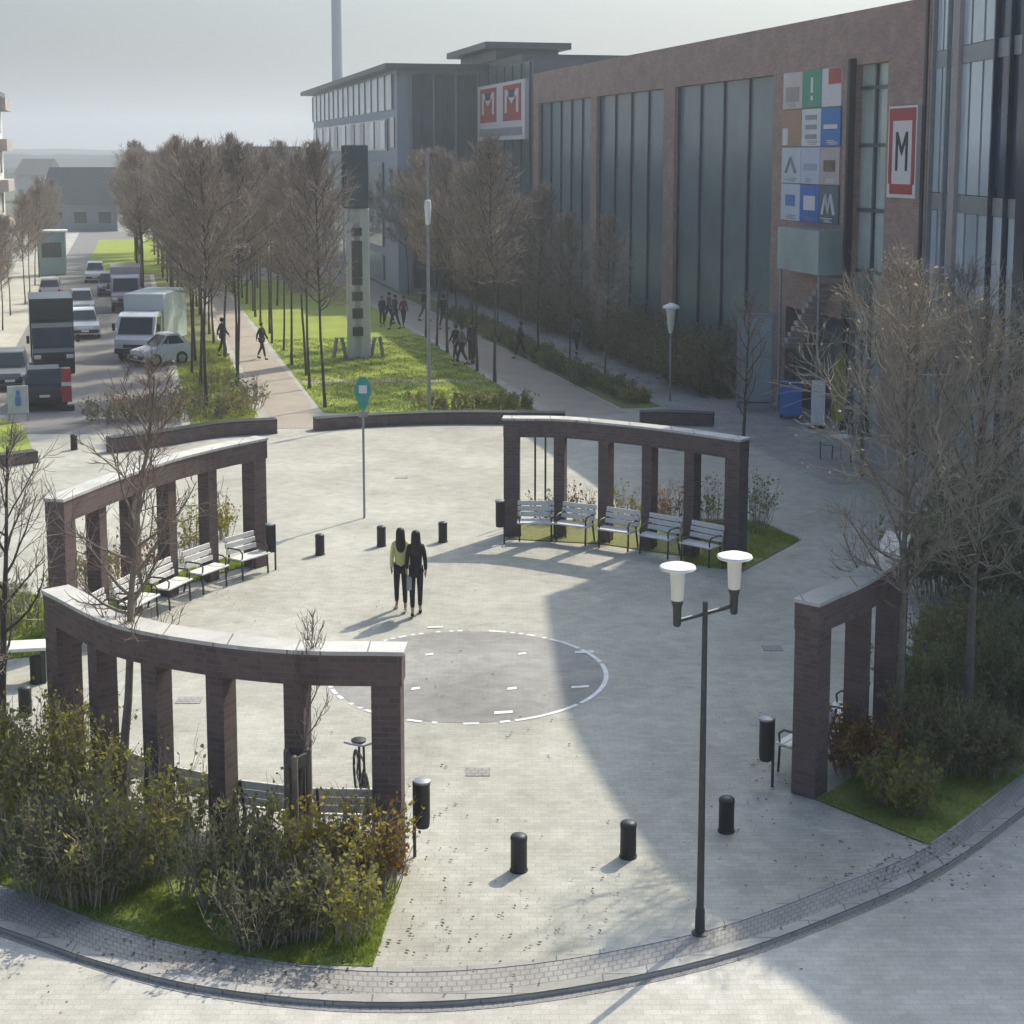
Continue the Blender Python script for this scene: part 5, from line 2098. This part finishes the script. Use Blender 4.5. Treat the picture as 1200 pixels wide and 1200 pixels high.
def person(label, loc, rz, clothes, stride=1.0, arm=1.0, hair='long', sc=1.0, cut=None, detail=True, group=None, bag=None):
    J = joints(stride, arm, 0)
    names = list(J)
    root = empty("person", loc, rz, label, "person", group)
    root.scale = (sc * .86, sc, sc)
    rad = dict(pelvis=.115, waist=.095, chest=.115, neck=.05, chin=.062, skull=.088)
    for s_ in 'lr':
        rad.update({'hip' + s_: .085, 'knee' + s_: .055, 'ankle' + s_: .036, 'toe' + s_: .032, 'sh' + s_: .055, 'elb' + s_: .038, 'wri' + s_: .026, 'palm' + s_: .030})
    E = [('pelvis', 'waist'), ('waist', 'chest'), ('chest', 'neck'), ('neck', 'chin'), ('chin', 'skull')]
    for s_ in 'lr':
        E += [('pelvis', 'hip' + s_), ('hip' + s_, 'knee' + s_), ('knee' + s_, 'ankle' + s_), ('ankle' + s_, 'toe' + s_),
              ('chest', 'sh' + s_), ('sh' + s_, 'elb' + s_), ('elb' + s_, 'wri' + s_), ('wri' + s_, 'palm' + s_)]
    V = [J[k] for k in names]
    idx = {k: i for i, k in enumerate(names)}
    Ed = [(idx[a], idx[b]) for a, b in E]
    Rr = [rad[k] for k in names]
    if detail:
        for s_, sx in (('l', -1), ('r', 1)):
            px, py, pz = J['palm' + s_]
            for k, (dy, L) in enumerate([(-.022, .06), (-.008, .075), (.008, .07), (.02, .055)]):
                a, b_ = len(V), len(V) + 1
                V += [(px, py + dy, pz - L * .5), (px - sx * .012, py + dy + .01, pz - L)]
                Rr += [.009, .0075]
                Ed += [(idx['palm' + s_], a), (a, b_)]
            a = len(V)
            V += [(px - sx * .022, py + .035, pz + .005), (px - sx * .028, py + .05, pz - .03)]
            Rr += [.010, .008]
            Ed += [(idx['palm' + s_], a), (a, a + 1)]
    me = skin_mesh("body", V, Ed, Rr, 0, 1)
    bo = bpy.data.objects.new("body", me)
    COL.objects.link(bo)
    bo.parent = root
    me.materials.clear()
    me.materials.append(mat_plain("skin", (.42, .27, .20), .6, var=.06))
    if detail:
        # nose and ears grow out of the head as part of the body mesh
        bm = bmesh.new()
        bm.from_mesh(me)
        for (c, s3) in (((0, .105, 1.555), (.014, .022, .022)), ((-.085, .01, 1.56), (.012, .02, .03)), ((.085, .01, 1.56), (.012, .02, .03))):
            bmesh.ops.create_icosphere(bm, subdivisions=1, radius=1, matrix=Matrix.Translation(c) @ Matrix.Diagonal((*s3, 1)))
        bm.to_mesh(me)
        bm.free()

    def cloth(nm, keys, edges, rr, mat, sub=1):
        ii = {k: i for i, k in enumerate(keys)}
        m_ = skin_mesh(nm, [J[k] for k in keys], [(ii[a], ii[b]) for a, b in edges], rr, 0, sub)
        m_.materials.clear()
        m_.materials.append(mat)
        o_ = bpy.data.objects.new(nm, m_)
        COL.objects.link(o_)
        o_.parent = root
        return o_

    top, legs, shoes, hairm = clothes
    J['hem'] = (0, 0, .86 if cut != 'coat' else .74)
    for s_ in 'lr':
        J['cuff' + s_] = tuple(Vector(J['elb' + s_]).lerp(Vector(J['wri' + s_]), .9))
        J['leghem' + s_] = tuple(Vector(J['knee' + s_]).lerp(Vector(J['ankle' + s_]), .86))
    kt = ['chest', 'waist', 'hem', 'neck', 'shl', 'shr', 'elbl', 'elbr', 'cuffl', 'cuffr']
    cloth("jacket", kt, [('chest', 'waist'), ('waist', 'hem'), ('chest', 'neck'), ('chest', 'shl'), ('chest', 'shr'), ('shl', 'elbl'), ('shr', 'elbr'), ('elbl', 'cuffl'), ('elbr', 'cuffr')],
          [(.15, .13), (.135, .115), (.165, .14), .066, .07, .07, .052, .052, .044, .044], top)
    kl = ['pelvis', 'hipl', 'hipr', 'kneel', 'kneer', 'leghel', 'leghr']
    kl = ['pelvis', 'hipl', 'hipr', 'kneel', 'kneer', 'lheml', 'lhemr']
    J['lheml'], J['lhemr'] = J['leghemm'] if 'leghemm' in J else J['leghem' + 'l'], J['leghemr']
    cloth("trousers", kl, [('pelvis', 'hipl'), ('pelvis', 'hipr'), ('hipl', 'kneel'), ('hipr', 'kneer'), ('kneel', 'lheml'), ('kneer', 'lhemr')],
          [.12, .097, .097, .068, .068, .052, .052], legs)
    for s_ in 'lr':
        a, t_ = Vector(J['ankle' + s_]), Vector(J['toe' + s_])
        J['heel' + s_] = tuple(a + Vector((0, -.03, -.045)))
        J['tip' + s_] = tuple(t_ + Vector((0, .03, 0)))
        cloth("shoe", ['heel' + s_, 'toe' + s_, 'tip' + s_], [('heel' + s_, 'toe' + s_), ('toe' + s_, 'tip' + s_)], [.047, .042, .03], shoes)
    hv = MB()
    if hair == 'long':
        prof = [(.02, 1.695), (.07, 1.68), (.098, 1.63), (.106, 1.56), (.112, 1.48), (.12, 1.38), (.115, 1.30), (.09, 1.24), (.04, 1.2)]
        prof = [(r_, z - .0) for r_, z in prof]
    else:
        prof = [(.02, 1.69), (.07, 1.678), (.096, 1.63), (.1, 1.57), (.09, 1.515)]
    seg = 16
    vs, fs = [], []
    for (r_, z) in prof:
        for j in range(seg):
            a = 2 * math.pi * j / seg
            y = r_ * math.sin(a)
            # open at the face: the front is drawn back behind the forehead
            if math.sin(a) > .3 and z < 1.63:
                y = min(y, .035)
            back = -.045 if z < 1.5 else -.005
            vs.append((r_ * math.cos(a) * (1 if z > 1.5 else .98), y * .95 + back, z))
    for i in range(len(prof) - 1):
        for j in range(seg):
            a, b_ = i * seg + j, i * seg + (j + 1) % seg
            fs.append((b_, a, a + seg, b_ + seg))
    fs.append(tuple(range(seg)))
    k = (len(prof) - 1) * seg
    fs.append(tuple(range(k + seg - 1, k - 1, -1)))
    hv.add(vs, fs)
    hv.build("hair", hairm, root, 'all')
    if detail:
        f = MB()
        for sx in (-1, 1):
            f.box((sx * .034, .098, 1.585), (.024, .012, .010), 0)
        f.box((0, .094, 1.515), (.045, .01, .010), 0)
        f.build("face_features", mat_plain("face_dark", (.10, .05, .045), .6), root)
    return root


C_black = mat_plain("cloth_black", (.018, .018, .02), .85, var=.3)
C_dark = mat_plain("cloth_dark_blue", (.03, .035, .05), .85, var=.25)
C_yellow = mat_plain("cloth_pale_yellow", (.66, .64, .26), .85, var=.1)
C_pale = mat_plain("cloth_pale", (.55, .53, .48), .85, var=.1)
C_red = mat_plain("cloth_dark_red", (.22, .05, .05), .85, var=.15)
C_brown = mat_plain("cloth_brown", (.11, .08, .06), .85, var=.2)
C_grey = mat_plain("cloth_grey", (.16, .16, .17), .85, var=.2)
H_dark = mat_plain("hair_dark", (.02, .014, .011), .55, var=.3, scale=20)
H_light = mat_plain("hair_brown", (.10, .065, .04), .55, var=.3, scale=20)
person("woman with long dark hair in a pale yellow top walking beside another woman", G(470, 716), R(8), (C_yellow, C_black, C_pale, H_dark), -.6, .6, 'long', 1.0)
person("woman in a long black coat and dark trousers walking right of her friend", G(488, 722), R(4), (C_black, C_black, C_black, H_dark), .6, .5, 'long', 1.02, 'coat')
hb = empty("handbag", (0, 0, 0), 0, "pale grey bag carried between the two walking women", "bag")
q0 = G(480, 722)
hb.location = (q0.x + .005, q0.y + .02, .54)
MB().box((0, 0, .14), (.10, .26, .28), 0, .02).build("bag_body", mat_plain("bag_grey", (.36, .36, .37), .7), hb)
MB().tube([(0, -.08, .27), (0, -.05, .36), (0, .05, .36), (0, .08, .27)], .008, 6).build("bag_handle", C_black, hb)

far_people = [
    (448, 383, C_black, C_black, 1, "person in black standing left in the far group behind the pylon"),
    (456, 380, C_brown, C_dark, -1, "person in brown in the far group right of the pylon"),
    (463, 386, C_black, C_dark, 1, "person in black at the right of the far group by the pylon"),
    (473, 384, C_red, C_dark, 1, "person in a dark red jacket beyond the lawn"),
    (497, 376, C_black, C_grey, -1, "person in black on the far path left of the walk"),
    (520, 386, C_black, C_black, 1, "person in black right of the pale mast on the far path"),
    (534, 424, C_black, C_dark, 1, "person in black walking left of a pair on the shaded walk"),
    (541, 428, C_grey, C_black, -1, "person in grey in the pair on the shaded walk"),
    (553, 426, C_dark, C_black, 1, "person in dark blue walking alone right of the pair on the shaded walk"),
    (307, 421, C_black, C_dark, 1, "person in black on the gravel path beside the lawn"),
    (261, 417, C_dark, C_black, -1, "person in dark clothes on the gravel path among the trees"),
    (676, 415, C_grey, C_black, 1, "person in grey on the shaded pavement by the facade"),
    (610, 420, C_black, C_black, -1, "person in black on the walk near the planting strip"),
]
protoP = {}
for i, (u, v, a, b_, st, lab) in enumerate(far_people):
    person(lab, G(u, v), R((i * 67) % 360), (a, b_, C_black, H_dark if i % 3 else H_light), st, .8, 'short', .98 + .05 * (i % 3), None, False, "people on the park paths")

# ================================================================== AIR
hz = MB().box((0, 1100, 62), (4600, 2380, 130))
hz.v = [(x, y, -1.3 if z < 0 else 60) for x, y, z in hz.v]
hm = bpy.data.materials.new("haze_air")
hm.use_nodes = True
hn = hm.node_tree
hn.nodes.clear()
pv_ = hn.nodes.new("ShaderNodeVolumePrincipled")
pv_.inputs["Color"].default_value = (.84, .89, .95, 1)
pv_.inputs["Density"].default_value = .0011
pv_.inputs["Anisotropy"].default_value = .3
ho = hn.nodes.new("ShaderNodeOutputMaterial")
hn.links.new(pv_.outputs[0], ho.inputs["Volume"])
HAZE = hz.build("haze", hm)
HAZE["kind"] = "stuff"
